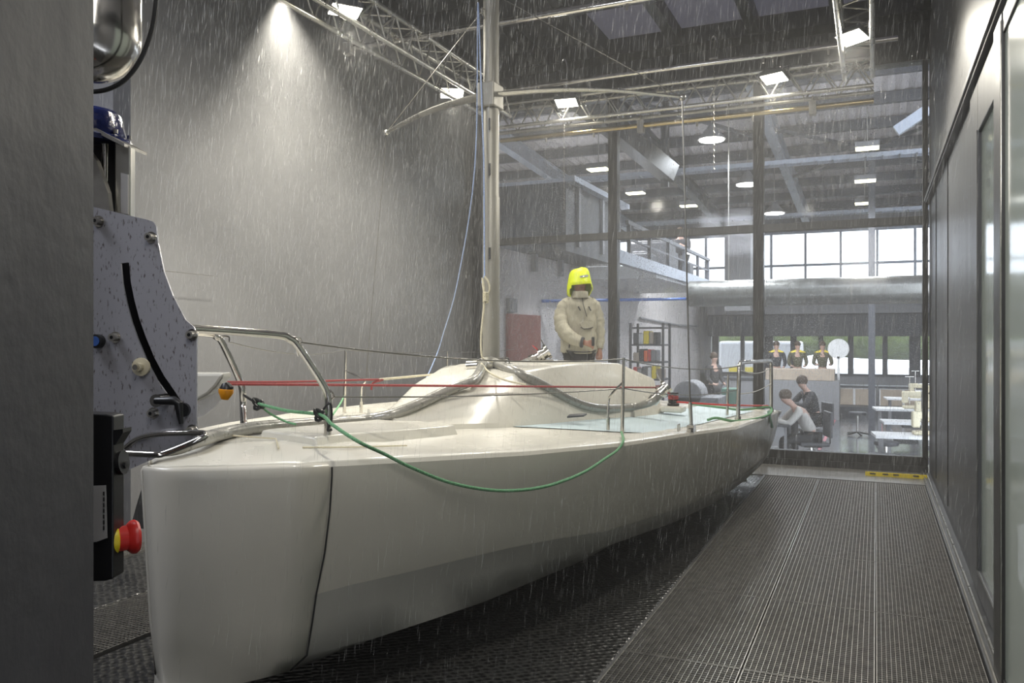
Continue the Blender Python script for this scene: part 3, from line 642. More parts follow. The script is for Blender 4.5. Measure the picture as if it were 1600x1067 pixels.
def section(y, grow=0, s=1):
    h, z, c = (hb(y) if s > 0 else hbp(y)), zg(y), interp(ZCT, y)
    k = min(1, (y-2.5)/.9); q = min(1, max(0, (y-2.9)/.8)); dx = min(.05+.06*k, .25*h)
    pr = [(h-.012, z), (h, z-.02), (h, z-.06), (h-dx*.13, z-(z-c)*.36), (h-dx*.46, z-(z-c)*.68), (h-dx, c), (h-dx-.07*q-.01, c-.13), (min(h*(.93-.17*q), h-dx-.07*q-.04), .23-.04*k), (h*(.6-.15*q), .14-.03*k), (0, .10-.03*k)]
    out = []
    for (x, zz) in pr:
        x = max(0, x)+(grow if x > 0 else 0); out.append((CX+s*x, y+.07*(z-zz)*max(0, 1-(y-2.5)/.5), zz))
    return out
def hull_rings(ys, grow=0):
    rings = []
    for y in ys:
        a = section(y, grow, 1); b_ = section(y, grow, -1)
        # port side raised a little by the heel
        b_ = [(x, yy, z+heel(y, x-CX)*max(0, (z-.3)/.8)) for x, yy, z in b_]
        rings.append(a+b_[-2::-1])
    return rings
h = MB(); rr = hull_rings(YS); h.loft(rr, closed=False)
bmf = [h.bm.verts.new(p) for p in rr[-1]]; h.face(bmf)
bmesh.ops.remove_doubles(h.bm, verts=h.bm.verts, dist=1e-4)
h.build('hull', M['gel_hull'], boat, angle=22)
# stepped stern plate that hangs below the deck at the transom
MB().prism([(CX+1.77, 9.75, .82), (CX+1.79, 9.98, .80), (CX+1.60, 9.85, .42), (CX+1.50, 9.75, .35)], (-3.3, 0, .03)).build('transom_wedge', M['gel_hull'], boat, smooth=False, bevel=.02)
# hull below the chine, one centimetre proud, its underside shade put into the colour
low = []
for y in [v for v in YS if v >= 3.03]:
    a = section(y, .006, 1)[5:]; b_ = section(y, .006, -1)[5:]; low.append([(x, yy, z-.004) for x, yy, z in a]+[(x, yy, z-.004) for x, yy, z in b_[-2::-1]])
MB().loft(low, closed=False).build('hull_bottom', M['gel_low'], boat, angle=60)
# bow cover with its seam
ys = [v for v in YS if v <= 3.03]; g = []
for y in ys:
    a = section(y, .012, 1); b_ = section(y, .012, -1); b_ = [(x, yy, z+heel(y, x-CX)*max(0, (z-.3)/.8)) for x, yy, z in b_]
    ring = a+b_[-2::-1]; ring = [(x, yy-.012, z) for x, yy, z in ring]; g.append(ring)
c = MB(); c.loft(g, closed=False); bmesh.ops.remove_doubles(c.bm, verts=c.bm.verts, dist=1e-4)
o = c.build('bow_cover', M['gel_hull'], boat, angle=30); sd = o.modifiers.new('s', 'SOLIDIFY'); sd.thickness = .012; sd.offset = -1
MB().tube([Vector(p_)+Vector((.0, -.001, 0)) for p_ in [(x+.012*(1 if i_ < 9 else 0), y-.001, z) for i_, (x, y, z) in enumerate([q_ for q_ in hull_rings([3.035])[0][1:9]])]], .0045, 6).build('bow_cover_seam', M['ink'], boat)
# deck
FR = [-1,-.985,-.97,-.94,-.9,-.8,-.65,-.5,-.35,-.2,0,.2,.35,.5,.65,.8,.9,.94,.97,.985,1]
def deckpt(y, f, dz=0):
    x = ((hb(y) if f > 0 else hbp(y))-.008)*f; off = x; z = deckz(y, off)
    e = (1-abs(f))*(hb(y) if f > 0 else hbp(y))                                   # distance from the edge
    lip = 0
    if e < .012: lip = -.012
    if y > 3.6 and e > .13: lip = -.022*min(1, (e-.13)/.05)
    return (CX+x, y, z+lip+dz)
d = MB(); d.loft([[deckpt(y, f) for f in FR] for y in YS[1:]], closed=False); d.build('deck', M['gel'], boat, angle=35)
# raised mouldings of the foredeck
MB().loft([[deckpt(y, f, .0) for f in (.30, .34, .60, .64)] if False else [(CX+x, y, deckz(y, x)+z) for x, z in ((-.05, -.03), (-.03, .035), (.30+.1*(y-3.3), .035), (.33+.1*(y-3.3), -.03))] for y in (3.25, 3.3, 3.8, 4.4, 4.46)]).build('deck_hatch_plinth', M['gel'], boat, bevel=.008, smooth=True)
MB().tube([(CX+.25, 3.04, 1.135), (CX+.1, 3.2, 1.155), (CX-.2, 3.12, 1.17)], .004, 5).tube([(CX+.30, 3.15, 1.13), (CX+.45, 3.3, 1.12), (CX+.6, 3.6, 1.10)], .004, 5).build('deck_seam', M['cream'], boat)
# pale blue non-skid pads (starboard and aft)
def pad(ylist, f):
    rows = []
    for y in ylist:
        a, b_ = f(y); rows.append([(CX+a+(b_-a)*k/8, y, deckz(y, a+(b_-a)*k/8)-.022*(1 if hb(y)-(a+(b_-a)*k/8) > .18 else 0)+.006) for k in range(9)])
    return rows
ysb = [5.15,5.3,5.5,5.7,5.9,6.2,6.5,6.9,7.3,7.7,8.1,8.5,9.0,9.45]
def inner(y): return interp([(5.15,.37),(5.5,.44),(6.4,.58),(7.3,.74),(7.9,.80),(8.0,.80),(8.01,-1.4),(9.7,-1.4)], y)
def outer(y): return min(hb(y)-.20, interp([(5.15,.39),(5.35,.62),(5.6,.95),(5.85,1.22),(6.0,1.28),(9.7,1.56)], y))
o = MB().loft(pad(ysb, lambda y: (inner(min(y, 8.0)), outer(y))), closed=False).build('nonskid_deck_pad', M['blue_pad'], boat); tag(o, 'pale blue non-skid deck surface')
# coachroof
crt = [  # y, top half width, base half width, top z
 (4.35,.04,.14,1.16),(4.7,.12,.28,1.225),(5.2,.26,.46,1.33),(5.7,.36,.56,1.40),(6.15,.42,.62,1.425),(6.7,.46,.70,1.425),(7.3,.50,.80,1.415),(7.62,.52,.86,1.40),(7.90,.78,.88,1.25),(7.97,.76,.87,1.02)]
rings = []
for y, tw, bw, tz in crt:
    mz = deckz(y, bw)
    rings.append([(CX+bw+.02, y, mz-.06), (CX+bw, y, mz+.01), (CX+bw-(bw-tw)*.5, y, mz+(tz-mz)*.52), (CX+tw+.018, y, tz-.014), (CX+tw, y, tz), (CX+tw*.5, y, tz+.012), (CX, y, tz+.018),
                  (CX-tw*.5, y, tz+.012), (CX-tw, y, tz), (CX-tw-.05, y, tz-.03), (CX-tw-(bw-tw)*.5, y, mz+(tz-mz)*.6), (CX-bw, y, mz+.10), (CX-bw-.02, y, mz-.0)])
cr = MB().loft(rings).build('coachroof', M['gel'], boat, angle=24)
MB().box((CX-.35, 6.1, 1.43), (CX+.10, 6.35, 1.447)).build('coachroof_hatch', M['gel'], cr, smooth=False, bevel=.006) if False else None
# cockpit coaming and transom step
MB().loft([[(CX-.95, y, .93), (CX-.92, y, 1.03), (CX-.80, y, 1.03), (CX-.77, y, .93)] for y in (8.1, 9.4)]).loft([[(CX+.95, y, .86), (CX+.93, y, .905), (CX+.82, y, .905), (CX+.80, y, .86)] for y in (8.1, 9.4)]).build('cockpit_coaming', M['gel'], boat, bevel=.01)
def rail_from(name, keys, r, m='steel', parent=boat, n=10, sm=6): return MB().tube(catmull(keys, sm), r, n).build(name, M[m], parent)
def dk_(y, off): return Vector((CX+off, y, deckz(y, off)))
# mast with spreaders
MX, MY = CX+.02, 5.82
mast_rings = []
for z in (1.38, 2.2, 2.75, 2.76, 4.0, 6.0):
    rx, ry = (.058, .085) if z > 2.755 else (.064, .09)
    mast_rings.append([(MX+rx*math.cos(2*math.pi*k/20), MY+ry*math.sin(2*math.pi*k/20)*(1 if math.sin(2*math.pi*k/20) > 0 else .8), min(z, 5.55)) for k in range(20)])
mast = MB().loft(mast_rings).build('mast', M['alu_mast'], boat, angle=50)
MB().cyl((MX, MY, 1.415), (MX, MY, 1.45), .11, 20).build('mast_step', M['frame_mid'], mast)
MB().box((MX-.07, MY-.10, 3.44), (MX+.07, MY+.09, 3.63)).build('spreader_bracket', M['alu_mast'], mast, smooth=False, bevel=.01)
def spreader(tip, r1, r2):
    a = Vector((MX, MY, 3.55)); b_ = Vector(tip); rings = []
    for k in range(9):
        p_ = a.lerp(b_, k/8); w = (r1+(r2-r1)*k/8)*(1 if k < 8 else .8); dz = .05*math.sin(math.pi*k/8)
        rings.append([p_+Vector((0, 1, 0))*w*1.6*math.cos(2*math.pi*i/12)+Vector((0, 0, 1))*(w*.6*math.sin(2*math.pi*i/12)+dz) for i in range(12)])
    return MB().loft(rings).build('spreader', M['alu'], mast, angle=60)
sl, sr = onY(604, 207, 6.3), onY(1066, 152, 6.3)
spreader(sl, .045, .018); spreader(sr, .03, .018)
for s_ in (sl, sr): MB().sphere(s_, .028).build('spreader_tip', M['alu'], mast)
for z in (2.3, 2.95, 3.3): MB().cbox((MX+.03, MY-.085, z), (.012, .012, .09)).build('mast_slot', M['ink'], mast, smooth=False)
MB().tube(catmull([(MX-.02, MY-.08, 4.2), (MX-.02, MY-.13, 4.18), (MX-.02, MY-.08, 4.12)], 5), .007, 6).build('mast_eye', M['steel'], mast)
q = dk_(6.3, 1.49)
cp = MB(); cp.cbox(q+Vector((0, 0, .02)), (.05, .10, .06)).cyl(q, q+Vector((-.01, 0, .22)), .014, 10); cp.build('chainplate', M['steel'], boat)
MB().tube([q+Vector((-.01, 0, .2)), sr], .006, 6).build('starboard_shroud', M['wire'], mast)
MB().tube([dk_(6.3, -1.49), sl], .0035, 6).build('port_shroud', M['wire'], mast)
MB().tube([(MX-.05, MY, 4.25), sl], .0035, 6).build('diagonal_stay', M['wire'], mast); MB().tube([(MX+.05, MY, 4.32), sr], .0035, 6).build('diagonal_stay', M['wire'], mast)
# pulpit (two hoops joined at the top), bolted to the bow
def pulpit():
    p = empty('pulpit', (CX, 3, 1.1)); p.parent = boat; p.matrix_parent_inverse = world_of(boat).inverted()
    s0 = onZ(511, 699, 1.10); a = [s0, P(513, 640, 4.1), P(512, 618, 4.1), P(502, 596, 4.08), P(466, 541, 4.0), P(452, 529, 3.97), P(436, 523.5, 3.93), P(370, 518, 3.75), P(250, 510, 3.45)]
    MB().tube(catmull(a, 6), .019, 12).build('pulpit_tube', M['steel'], p)
    s1 = onZ(382, 686, 1.13); a = [s1, P(380, 640, 4.4), P(379, 612, 4.4), P(372, 588, 4.38), P(347, 535, 4.3), P(338, 526, 4.27), P(325, 521, 4.2), P(240, 517, 3.6)]
    MB().tube(catmull(a, 6), .018, 12).build('pulpit_tube', M['steel'], p)
    for s_ in (s0, s1): MB().cyl(s_-Vector((0,0,.005)), s_+Vector((0, 0, .04)), .024, 14).build('rail_foot', M['steel'], p)
    for pts in ([P(432, 522, 3.93), P(440, 526, 3.95), P(466, 527.5, 3.98), P(471, 533, 4)], [P(471, 535, 4), P(464, 544, 4), P(466, 556, 4.02)], [P(342, 525, 4.3), P(357, 526, 4.3), P(358, 533, 4.3)], [P(512, 606, 4.1), P(519, 613, 4.1), P(522, 619, 4.1)], [P(522, 620, 4.1), P(517, 625, 4.1), P(513, 628, 4.1)]):
        MB().tube(catmull(pts, 4), .004, 6).build('rail_hook', M['steel'], p)
    return p
pulpit()
def stanchion(base, h, brace=True, r=.0125, bdir=(-.10, -.02)):
    t = empty('stanchion', base); t.parent = boat; t.matrix_parent_inverse = world_of(boat).inverted(); base = Vector(base)
    MB().tube([base-Vector((0,0,.02)), base+Vector((.012, 0, h))], [r*1.15, r*.8], 10).build('stanchion_post', M['steel'], t)
    if brace:
        f = base+Vector((bdir[0], bdir[1], .0)); MB().tube(catmull([f, f+Vector((.005, 0, .20)), f+Vector((.03, 0, .26)), base+Vector((.004, 0, .34))], 5), .008, 8).cyl(f, f+Vector((0, 0, .09)), .014, 8).build('stanchion_brace', M['steel'], t)
    return base+Vector((.012, 0, h))
sA = stanchion(onZ(972, 672, .985), .52)
sB = stanchion(onZ(538, 644, 1.05), .50, True, .012, (.16, 0))
sC = stanchion(onY(697, 600, 7.75), .22, False, .010) if False else stanchion(Vector((CX-1.42, 7.75, 1.0)), .50, False)
sD = stanchion(onZ(1136, 650, .85), .42, False)
# pushpit at the stern quarter
pa, pb = onZ(1153, 655, .88), onZ(1205, 642, .85)
pp = empty('pushpit', pa); pp.parent = boat; pp.matrix_parent_inverse = world_of(boat).inverted()
ta, tb = Vector((pa.x+.01, pa.y, pa.z+.52)), Vector((pb.x, pb.y, pb.z+.55))
MB().tube([pa]+catmull([ta-Vector((0, 0, .07)), ta-Vector((0, -.02, .02)), ta+Vector((0, .08, .01))], 4)+catmull([tb-Vector((0, .10, 0)), tb-Vector((0, .01, .02)), tb-Vector((0, 0, .08))], 4)+[pb], .019, 12).build('pushpit_tube', M['steel'], pp)
for q in (pa, pb): MB().cyl(q-Vector((0,0,.01)), q+Vector((0, 0, .03)), .028, 14).build('rail_foot', M['steel'], pp)
# lifelines
def sag(a, b_, d, n=14): a, b_ = Vector(a), Vector(b_); return [a.lerp(b_, k/n)-Vector((0, 0, d*4*(k/n)*(1-k/n))) for k in range(n+1)]
p1, p2 = P(472, 535, 4.0), P(522, 620, 4.1)
MB().tube(sag(p1, sA-Vector((0, 0, .01)), .05)+sag(sA-Vector((0, 0, .01)), ta-Vector((0, 0, .02)), .05), .0045, 6).build('lifeline', M['wire'], boat)
MB().tube(sag(p2, sA-Vector((.0, 0, .22)), .02)+sag(sA-Vector((0, 0, .22)), ta-Vector((0, 0, .24)), .05), .0040, 6).build('lifeline', M['wire'], boat)
MB().tube(sag(P(358, 534, 4.3), sB, .05)+sag(sB, sC, .02)+sag(sC, (CX-1.4, 9.5, 1.5), .02), .003, 6).build('lifeline', M['wire'], boat)
MB().tube(sag(ta-Vector((0, 0, .05)), tb-Vector((0, 0, .08)), .05), .005, 6).build('lifeline', M['white'], boat); MB().tube(sag(ta-Vector((0, 0, .28)), tb-Vector((0, 0, .25)), .03), .005, 6).build('lifeline', M['white'], boat)
# winch, turning blocks
q = onZ(1052, 642, 1.0) if False else P(1052, 634, 7.9)
w = MB(); w.lathe([(.055, 0), (.058, .02), (.045, .03), (.045, .035)], Matrix.Translation(q)).build('winch_base', M['black'], boat)
o = MB().lathe([(.046, .03), (.05, .05), (.040, .06), (.040, .10), (.05, .115), (.05, .13), (.02, .132)], Matrix.Translation(q)).build('winch_drum', M['black'], boat)
MB().lathe([(.047, .062), (.052, .07), (.047, .078), (.052, .086), (.047, .094), (.047, .1)], Matrix.Translation(q)).build('winch_rope_wrap', M['redrope'], o)
MB().cbox(q+Vector((0, 0, -.03)), (.22, .16, .06)).build('winch_pod', M['gel'], boat, smooth=False, bevel=.02)
q = dk_(5.75, 1.42); MB().tube([q+Vector((.02, .3, .0)), q+Vector((.02, .3, .05)), q+Vector((.02, .36, .05)), q+Vector((.02, .36, 0))], .005, 6).build('eye_bolt', M['steel'], boat)
MB().cbox((CX+1.49, 6.38, zg(6.38)+.0), (.03, .03, .05)).cbox((CX+1.49, 6.22, zg(6.2)), (.03, .03, .05)).build('eye_bolt', M['steel'], boat)
st_ = P(865, 652, 6.2); MB().prism([P(886, 653, 6.15), P(890, 649.5, 6.2), P(917, 648, 6.3), P(912, 651, 6.2)], (0, 0, .012)).build('deck_drain', M['darkgrey'], boat, smooth=False)

# ================================================================ HOSES AND ROPES
def hose(name, label, pts, r, m='hose', cat='hose', group='grey water hoses from the mast base', n=14, sm=8):
    t = empty(name, pts[0], label, cat, group); MB().tube(catmull(pts, sm), r, n, flat=.9).build('hose_tube', M[m], t); return t
HR = .038
J = Vector((MX+.02, MY-.12, 1.44))
def crz(off, y):
    tw = interp([(a, b_) for a, b_, c_, d_ in crt], y); bw = interp([(a, c_) for a, b_, c_, d_ in crt], y); tz = interp([(a, d_) for a, b_, c_, d_ in crt], y)
    o_ = abs(off)
    if o_ < tw: return tz+.018
    if o_ < bw: return tz+(deckz(y, off)-tz)*((o_-tw)/(bw-tw))
    return deckz(y, off)
def top(u, v, t, dz=0): return P(u, v, t)
def snap(u, v, r, t0):
    r_ = ray(u, v); t_ = 3.0
    while t_ < 9:
        q_ = Vector((0, 0, EYE))+r_*t_; off = q_.x-CX; y = q_.y
        if 2.55 < y < 9.6 and abs(off) < hb(y):
            s_ = crz(off, y) if 4.35 < y < 7.95 else deckz(y, off)
            if q_.z <= s_+r*.85: return q_
        t_ += .01
    return P(u, v, t0)
hA = hose('water_hose', 'long grey hose lying from the mast base forward along the deck to the bow machine', [J+Vector((-.02, 0, .02)), *[snap(u, v, HR, t_) for u, v, t_ in ((742, 592, 5.8), (715, 604, 5.6), (690, 614, 5.4), (665, 626, 5.3), (640, 637, 5.2), (610, 648, 5.0), (570, 655, 4.9), (520, 659, 4.6), (460, 663, 4.4), (400, 668, 4.05), (350, 677, 3.85))], P(310, 688, 3.7), P(270, 700, 3.55), P(230, 700, 3.45), P(180, 690, 3.4)], HR-.002)
hB = hose('water_hose', 'grey hose curling from the mast base over the port edge of the coachroof', [J+Vector((0, .02, .03)), P(735, 578, 6.7), P(705, 577, 6.9), P(687, 584, 6.95), P(677, 597, 6.9), P(674, 612, 6.8)], HR)
hC = hose('water_hose', 'grey hose running aft from the mast base to the valve before the sailor', [J+Vector((.02, .02, .03)), P(800, 574, 6.7), P(826, 565, 7.3), P(843, 560, 7.6)], HR*1.05)
hD = hose('water_hose', 'long grey hose curving down the coachroof side to the valve by the winch', [J+Vector((.05, .02, .02)), *[snap(u, v, HR, t_) for u, v, t_ in ((812, 584, 6.15), (850, 602, 6.1), (885, 622, 6.15), (915, 634, 6.25), (945, 638, 6.5), (985, 636, 7.0))], P(1015, 629, 7.3), P(1030, 618, 7.35)], HR*1.02)
def coupling(t, a, b_, r, lever_dir):
    a, b_ = Vector(a), Vector(b_); d_ = (b_-a).normalized(); q_ = d_.to_track_quat('Z', 'Y').to_matrix().to_4x4(); q_.translation = a; L_ = (b_-a).length
    c_ = MB().lathe([(r*1.0, -.05), (r*1.25, -.045), (r*1.25, .0), (r*1.0, .005), (r*1.0, L_*.35), (r*1.45, L_*.38), (r*1.45, L_*.55), (r*1.15, L_*.58), (r*1.15, L_*.8), (r*1.6, L_*.82), (r*1.6, L_), (r*1.2, L_), (r*1.15, L_*.9)], q_, 20).build('pipe_coupling', M['steel'], t)
    l_ = Vector(lever_dir); m_ = a.lerp(b_, .65)
    o_ = MB().beam(m_+l_*.5, m_+l_*1.6+d_*.02, .028, .010).build('valve_lever', M['red'], t, smooth=False, bevel=.004); tag(o_, 'red valve lever')
    MB().beam(m_-l_*.3+Vector((0, 0, .05)), m_-l_*.3+Vector((-.05, 0, .14)), .012, .008).build('clamp_handle', M['steel'], t, smooth=False)
coupling(hC, P(836, 561, 7.5), P(857, 548, 7.5), .045, P(843, 541, 7.4)-P(856, 548, 7.4))
coupling(hD, P(1024, 622, 7.35), P(1043, 602, 7.35), .042, (P(1044, 615, 7.3)-P(1036, 608, 7.3))*1.0)
MB().box((-.1, -.05, 0), (.1, .05, .008), Matrix.Translation(P(852, 563, 7.5))).build('valve_plate', M['steel'], hC, smooth=False)
mf = empty('hose_manifold', J, 'clear and steel junction piece at the mast foot joining the grey hoses', 'junction')
MB().sphere(J+Vector((0, 0, .01)), (.085, .07, .05)).build('junction_body', M['alu'], mf)
for d_ in ((-.13, -.03, -.01), (.14, .03, 0), (.10, .12, .01), (-.08, .12, .01)):
    MB().cyl(J+Vector(d_)*.5, J+Vector(d_)*1.15, .045, 14).build('hose_clamp', M['steel'], mf)
def rope(label, pts, r, m, name='rope', sm=6, knots=()):
    t = MB().tube(catmull(pts, sm) if sm else pts, r, 8).build(name, M[m]); tag(t, label, 'rope'); 
    for k_ in knots:
        kb = MB()
        for j in range(3):
            a_ = [Vector(k_)+Vector((.022*math.cos(x+j), .018*math.sin(x*1.0+j*2), .022*math.sin(x)+.006*(j-1))) for x in [i*.7 for i in range(9)]]; kb.tube(a_, .008, 6)
        kb.build('knot', M['black'], t)
    return t
k1, k2 = P(404, 631, 4.25), P(500, 648, 4.02)
rope('green rope hanging in a long curve down the near side of the hull', [k1, P(450, 642, 4.12), k2, P(520, 664, 3.80), P(560, 690, 3.66), P(600, 709, 3.78), P(640, 729, 3.86), P(700, 753, 3.98), P(760, 765, 4.12), P(810, 766, 4.25), P(860, 758, 4.40), P(910, 739, 4.60), P(945, 717, 4.80), P(966, 702, 4.98), P(974, 688, 5.1), P(971, 675, 5.62)], .0085, 'greenrope', knots=(k1, k2))
rope('green rope end dropping from the bow knot towards the deck', [k1, P(422, 646, 4.3), P(445, 658, 4.35), P(462, 663, 4.3)], .006, 'greenrope')
rope('thin green rope rising to the port stanchion', [P(520, 648, 5.5), P(532, 630, 6.3), P(538, 618, 6.6)], .007, 'greenrope')
rope('short black lashing from the pulpit leg to the first knot', [P(382, 618, 4.38), P(398, 628, 4.28)], .007, 'black', sm=0)
rope('black cord tied down the inner pulpit post', [P(505, 640, 4.05), P(516, 630, 4.05), P(518, 655, 4.05), P(512, 672, 4.05), P(519, 671, 4.05)], .006, 'black')
rope('green rope lying along the stern deck edge behind the pushpit', [P(1080, 631, 8.4), P(1130, 637, 8.5), P(1160, 640, 8.6), P(1200, 636, 8.8), P(1205, 644, 8.7), P(1190, 652, 8.2), P(1150, 658, 7.6), P(1120, 653, 7.3), P(1106, 656, 7.2)], .012, 'greenrope')
rope('dark green rope tail hanging over the stern corner', [P(1201, 643, 8.7), P(1203, 654, 8.6), P(1206, 668, 8.6)], .016, 'teal')
rp = [P(352, 600, 4.2), P(1030, 605.5, 7.4)]
rope('taut dark red rope running the whole deck from the bow roller to the winch', [rp[0].lerp(rp[1], k/12)+Vector((0, 0, 0)) for k in range(13)]+[P(1052, 622, 7.88)], .0075, 'redrope', sm=0)
e1 = P(592, 593, 5.4)
rope('shorter red rope above the long one, ending in a knot in mid air', [P(352, 597, 4.2), P(460, 596.5, 4.7), e1, P(583, 598, 5.35), P(580, 609, 5.35)], .0065, 'redrope', sm=4)
rope('cream rope from the red knot back to the coachroof', [e1, P(678, 585, 6.6)], .008, 'creamrope', sm=0)
rope('red rope leading from the winch aft to the pushpit', [P(1058, 628, 7.8), P(1100, 631, 8.0), P(1140, 633, 8.2), P(1200, 634, 8.9)], .009, 'red', sm=4)
rope('blue halyard running straight down the front of the mast', [(MX-.065, MY-.09, 4.25), P(756, 250, 6.32), P(757, 430, 6.32), P(753, 440, 6.3), P(755, 448, 6.3)], .0065, 'bluerope', sm=0)
rope('second blue line slanting from the masthead to the port deck', [(MX-.07, MY-.09, 4.25), P(742, 260, 6.5), P(715, 440, 6.9), P(693, 520, 7.3), P(682, 555, 7.4), P(658, 610, 7.2)], .0055, 'bluerope', sm=5)
rope('cream rope with a tied loop hanging at the mast', [P(757, 432, 6.28), P(763, 440, 6.27), P(765, 452, 6.27), P(759, 463, 6.27), P(755, 450, 6.27), P(754, 434, 6.28), P(757, 463, 6.26), P(756, 480, 6.26), P(752, 520, 6.26), P(752, 550, 6.26), P(756, 561, 6.26), P(770, 566, 6.26)], .0075, 'creamrope')
rope('cream tail at the mast foot trailing over the hoses', [P(752, 568, 6.1), P(765, 582, 5.95), P(790, 594, 5.85), P(822, 601, 5.8)], .0075, 'creamrope')
kb = MB(); [kb.tube(catmull([P(755, 458+i*2.4, 6.25), P(759, 457+i*2.4, 6.22), P(763, 459+i*2.4, 6.25), P(759, 461+i*2.4, 6.28), P(755, 459+i*2.4, 6.25)], 3), .006, 6) for i in range(6)]
tag(kb.build('rope_knot', M['creamrope']), 'coiled cream knot binding the loop at the mast', 'knot')
t = tag(MB().tube([onX(255, 423, -5.47), onX(340, 432, -5.47)], .003, 5).build('wall_wire', M['wire']), 'thin wire fixed on the left grey wall', 'wire')
# ================================================================ BOW MACHINE (steel plate, motor, tank, control box)
mc = empty('test_machine', P(230, 560, 2.4), 'spattered steel machine plate with curved slot, blue motor cap and bolts, left of the bow', 'machine')
PN = Vector((.30, -.95, 0)).normalized(); P0 = P(230, 540, 2.35)
def pl(u, v, off=0):
    r_ = ray(u, v); O = Vector((0, 0, EYE)); t_ = (P0+PN*off-O).dot(PN)/r_.dot(PN); return O+r_*t_
outl = [(120, 318), (150, 324), (233, 344), (240, 347), (244, 354), (247, 380), (256, 424), (270, 462), (290, 500), (303, 511), (307, 522), (307, 683), (300, 690), (176, 745), (120, 768)]
# the plate with a real curved slot: two strips around it would be fragile, so cut with a boolean
pb_ = MB().prism([pl(u, v) for u, v in outl], -PN*.006).build('steel_plate', M['plate'], mc, smooth=False)
slot_c = [(179, 408), (182, 440), (188, 470), (196, 500), (206, 528), (220, 562), (236, 592), (252, 615), (262, 630)]
def slot_poly(w):
    L_, R_ = [], []
    for i, (u, v) in enumerate(slot_c):
        a_ = slot_c[max(0, i-1)]; b_ = slot_c[min(len(slot_c)-1, i+1)]; dx, dy = b_[0]-a_[0], b_[1]-a_[1]; l_ = math.hypot(dx, dy); L_.append((u-dy/l_*w, v+dx/l_*w)); R_.append((u+dy/l_*w, v-dx/l_*w))
    return L_+R_[::-1]
cut = MB().prism([pl(u, v, .05) for u, v in slot_poly(6.6)], -PN*.12).build('slot_cutter', M['black'], None, smooth=False)
bo = pb_.modifiers.new('slot', 'BOOLEAN'); bo.operation = 'DIFFERENCE'; bo.object = cut; bo.solver = 'EXACT'
bpy.context.view_layer.update(); dg_ = bpy.context.evaluated_depsgraph_get()
nm = bpy.data.meshes.new_from_object(pb_.evaluated_get(dg_)); pb_.modifiers.clear(); pb_.data = nm; bpy.data.objects.remove(cut)
MB().prism([pl(u, v, -.03) for u, v in ((160, 395), (200, 395), (290, 640), (235, 660), (160, 520))], -PN*.01).build('backing_plate', M['black'], mc, smooth=False)
def bolt(u, v, r=.011):
    a_ = pl(u, v); o_ = MB().cyl(a_, a_+PN*.004, r*1.5, 16).build('washer', M['steel'], mc); MB().cyl(a_, a_+PN*.022, r, 14).build('bolt', M['galv'], mc); MB().cyl(a_+PN*.0215, a_+PN*.0225, r*.5, 6).build('bolt_socket', M['black'], mc)
for u, v in ((155, 346), (237, 371), (181, 527), (301, 523), (241, 645), (301, 672)): bolt(u, v)
a_ = pl(223, 573); o_ = MB().lathe([(.0, 0), (.024, 0), (.026, .006), (.026, .012), (.012, .014), (.012, .03), (0, .03)], (lambda q_: (setattr(q_, 'translation', a_), q_)[1])(PN.to_track_quat('Z', 'Y').to_matrix().to_4x4())).build('slot_roller', M['cream'], mc); MB().cyl(a_+PN*.02, a_+PN*.04, .008, 10).build('bolt', M['steel'], mc)
a_ = pl(258, 624); MB().cyl(a_, a_+PN*.05, .018, 16).build('clamp_hub', M['steel'], mc); MB().tube([a_+PN*.05, pl(272, 626, .055), pl(279, 630, .055), pl(283, 662, .05)], [.010, .013, .013, .006], 10).build('clamp_lever', M['black'], mc)
a_ = pl(288, 640); MB().cyl(a_, a_+PN*.012, .02, 16).build('rubber_stop', M['black'], mc)
a_ = pl(155, 533); MB().cyl(a_, a_+PN*.02, .02, 16).build('hose_port', M['blackrub'], mc); MB().cyl(a_+PN*.019, a_+PN*.022, .014, 16).build('port_ring', M['blue'], mc)
# handle loop at the bottom
MB().tube(catmull([pl(196, 700, .0), pl(215, 686, .0), pl(250, 678, .02), pl(308, 676, .04), pl(321, 679, .06), pl(312, 686, .09), pl(258, 708, .12), pl(240, 710, .13), pl(195, 708, .13), pl(150, 708, .13)], 4), .0085, 10).build('handle_loop', M['steel'], mc)
# motor with blue cap above
MB().prism([pl(u, v, -.05) for u, v in ((179, 222), (203, 228), (203, 345), (179, 340))], -PN*.03).build('motor_column', M['alu'], mc, smooth=False, bevel=.004)
MB().prism([pl(u, v, -.045) for u, v in ((190, 270), (201, 273), (201, 335), (190, 333))], PN*.004).build('rating_label', M['label'], mc, smooth=False)
MB().prism([pl(u, v, -.03) for u, v in ((120, 205), (150, 200), (194, 224), (194, 229), (150, 207), (120, 213))], -PN*.12).build('motor_bracket', M['galv'], mc, smooth=False)
MB().prism([pl(u, v, -.10) for u, v in ((120, 222), (160, 222), (186, 226), (186, 340), (120, 330))], -PN*.03).build('motor_housing', M['frame_dark'], mc, smooth=False)
MB().cyl(pl(164, 225, -.07), pl(163, 335, -.07), .010, 12).build('motor_rod', M['steel'], mc)
c_ = pl(150, 200, -.11)
MB().lathe([(.125, -.045), (.122, -.03), (.105, -.02), (.092, .045), (.078, .058), (.02, .062)], Matrix.Translation(pl(139, 204, -.11))).build('motor_cap', M['navy'], mc)
for k in range(9):
    a_ = k*.698; q_ = pl(139, 204, -.11)+Vector((.112*math.cos(a_), .112*math.sin(a_), -.02)); MB().cyl(q_, q_+Vector((0, 0, .012)), .007, 8).build('cap_bolt', M['steel'], mc)
MB().prism([pl(u, v, -.02) for u, v in ((120, 210), (150, 250), (168, 300), (172, 335), (120, 330))], -PN*.02).build('side_bracket', M['galv'], mc, smooth=False)
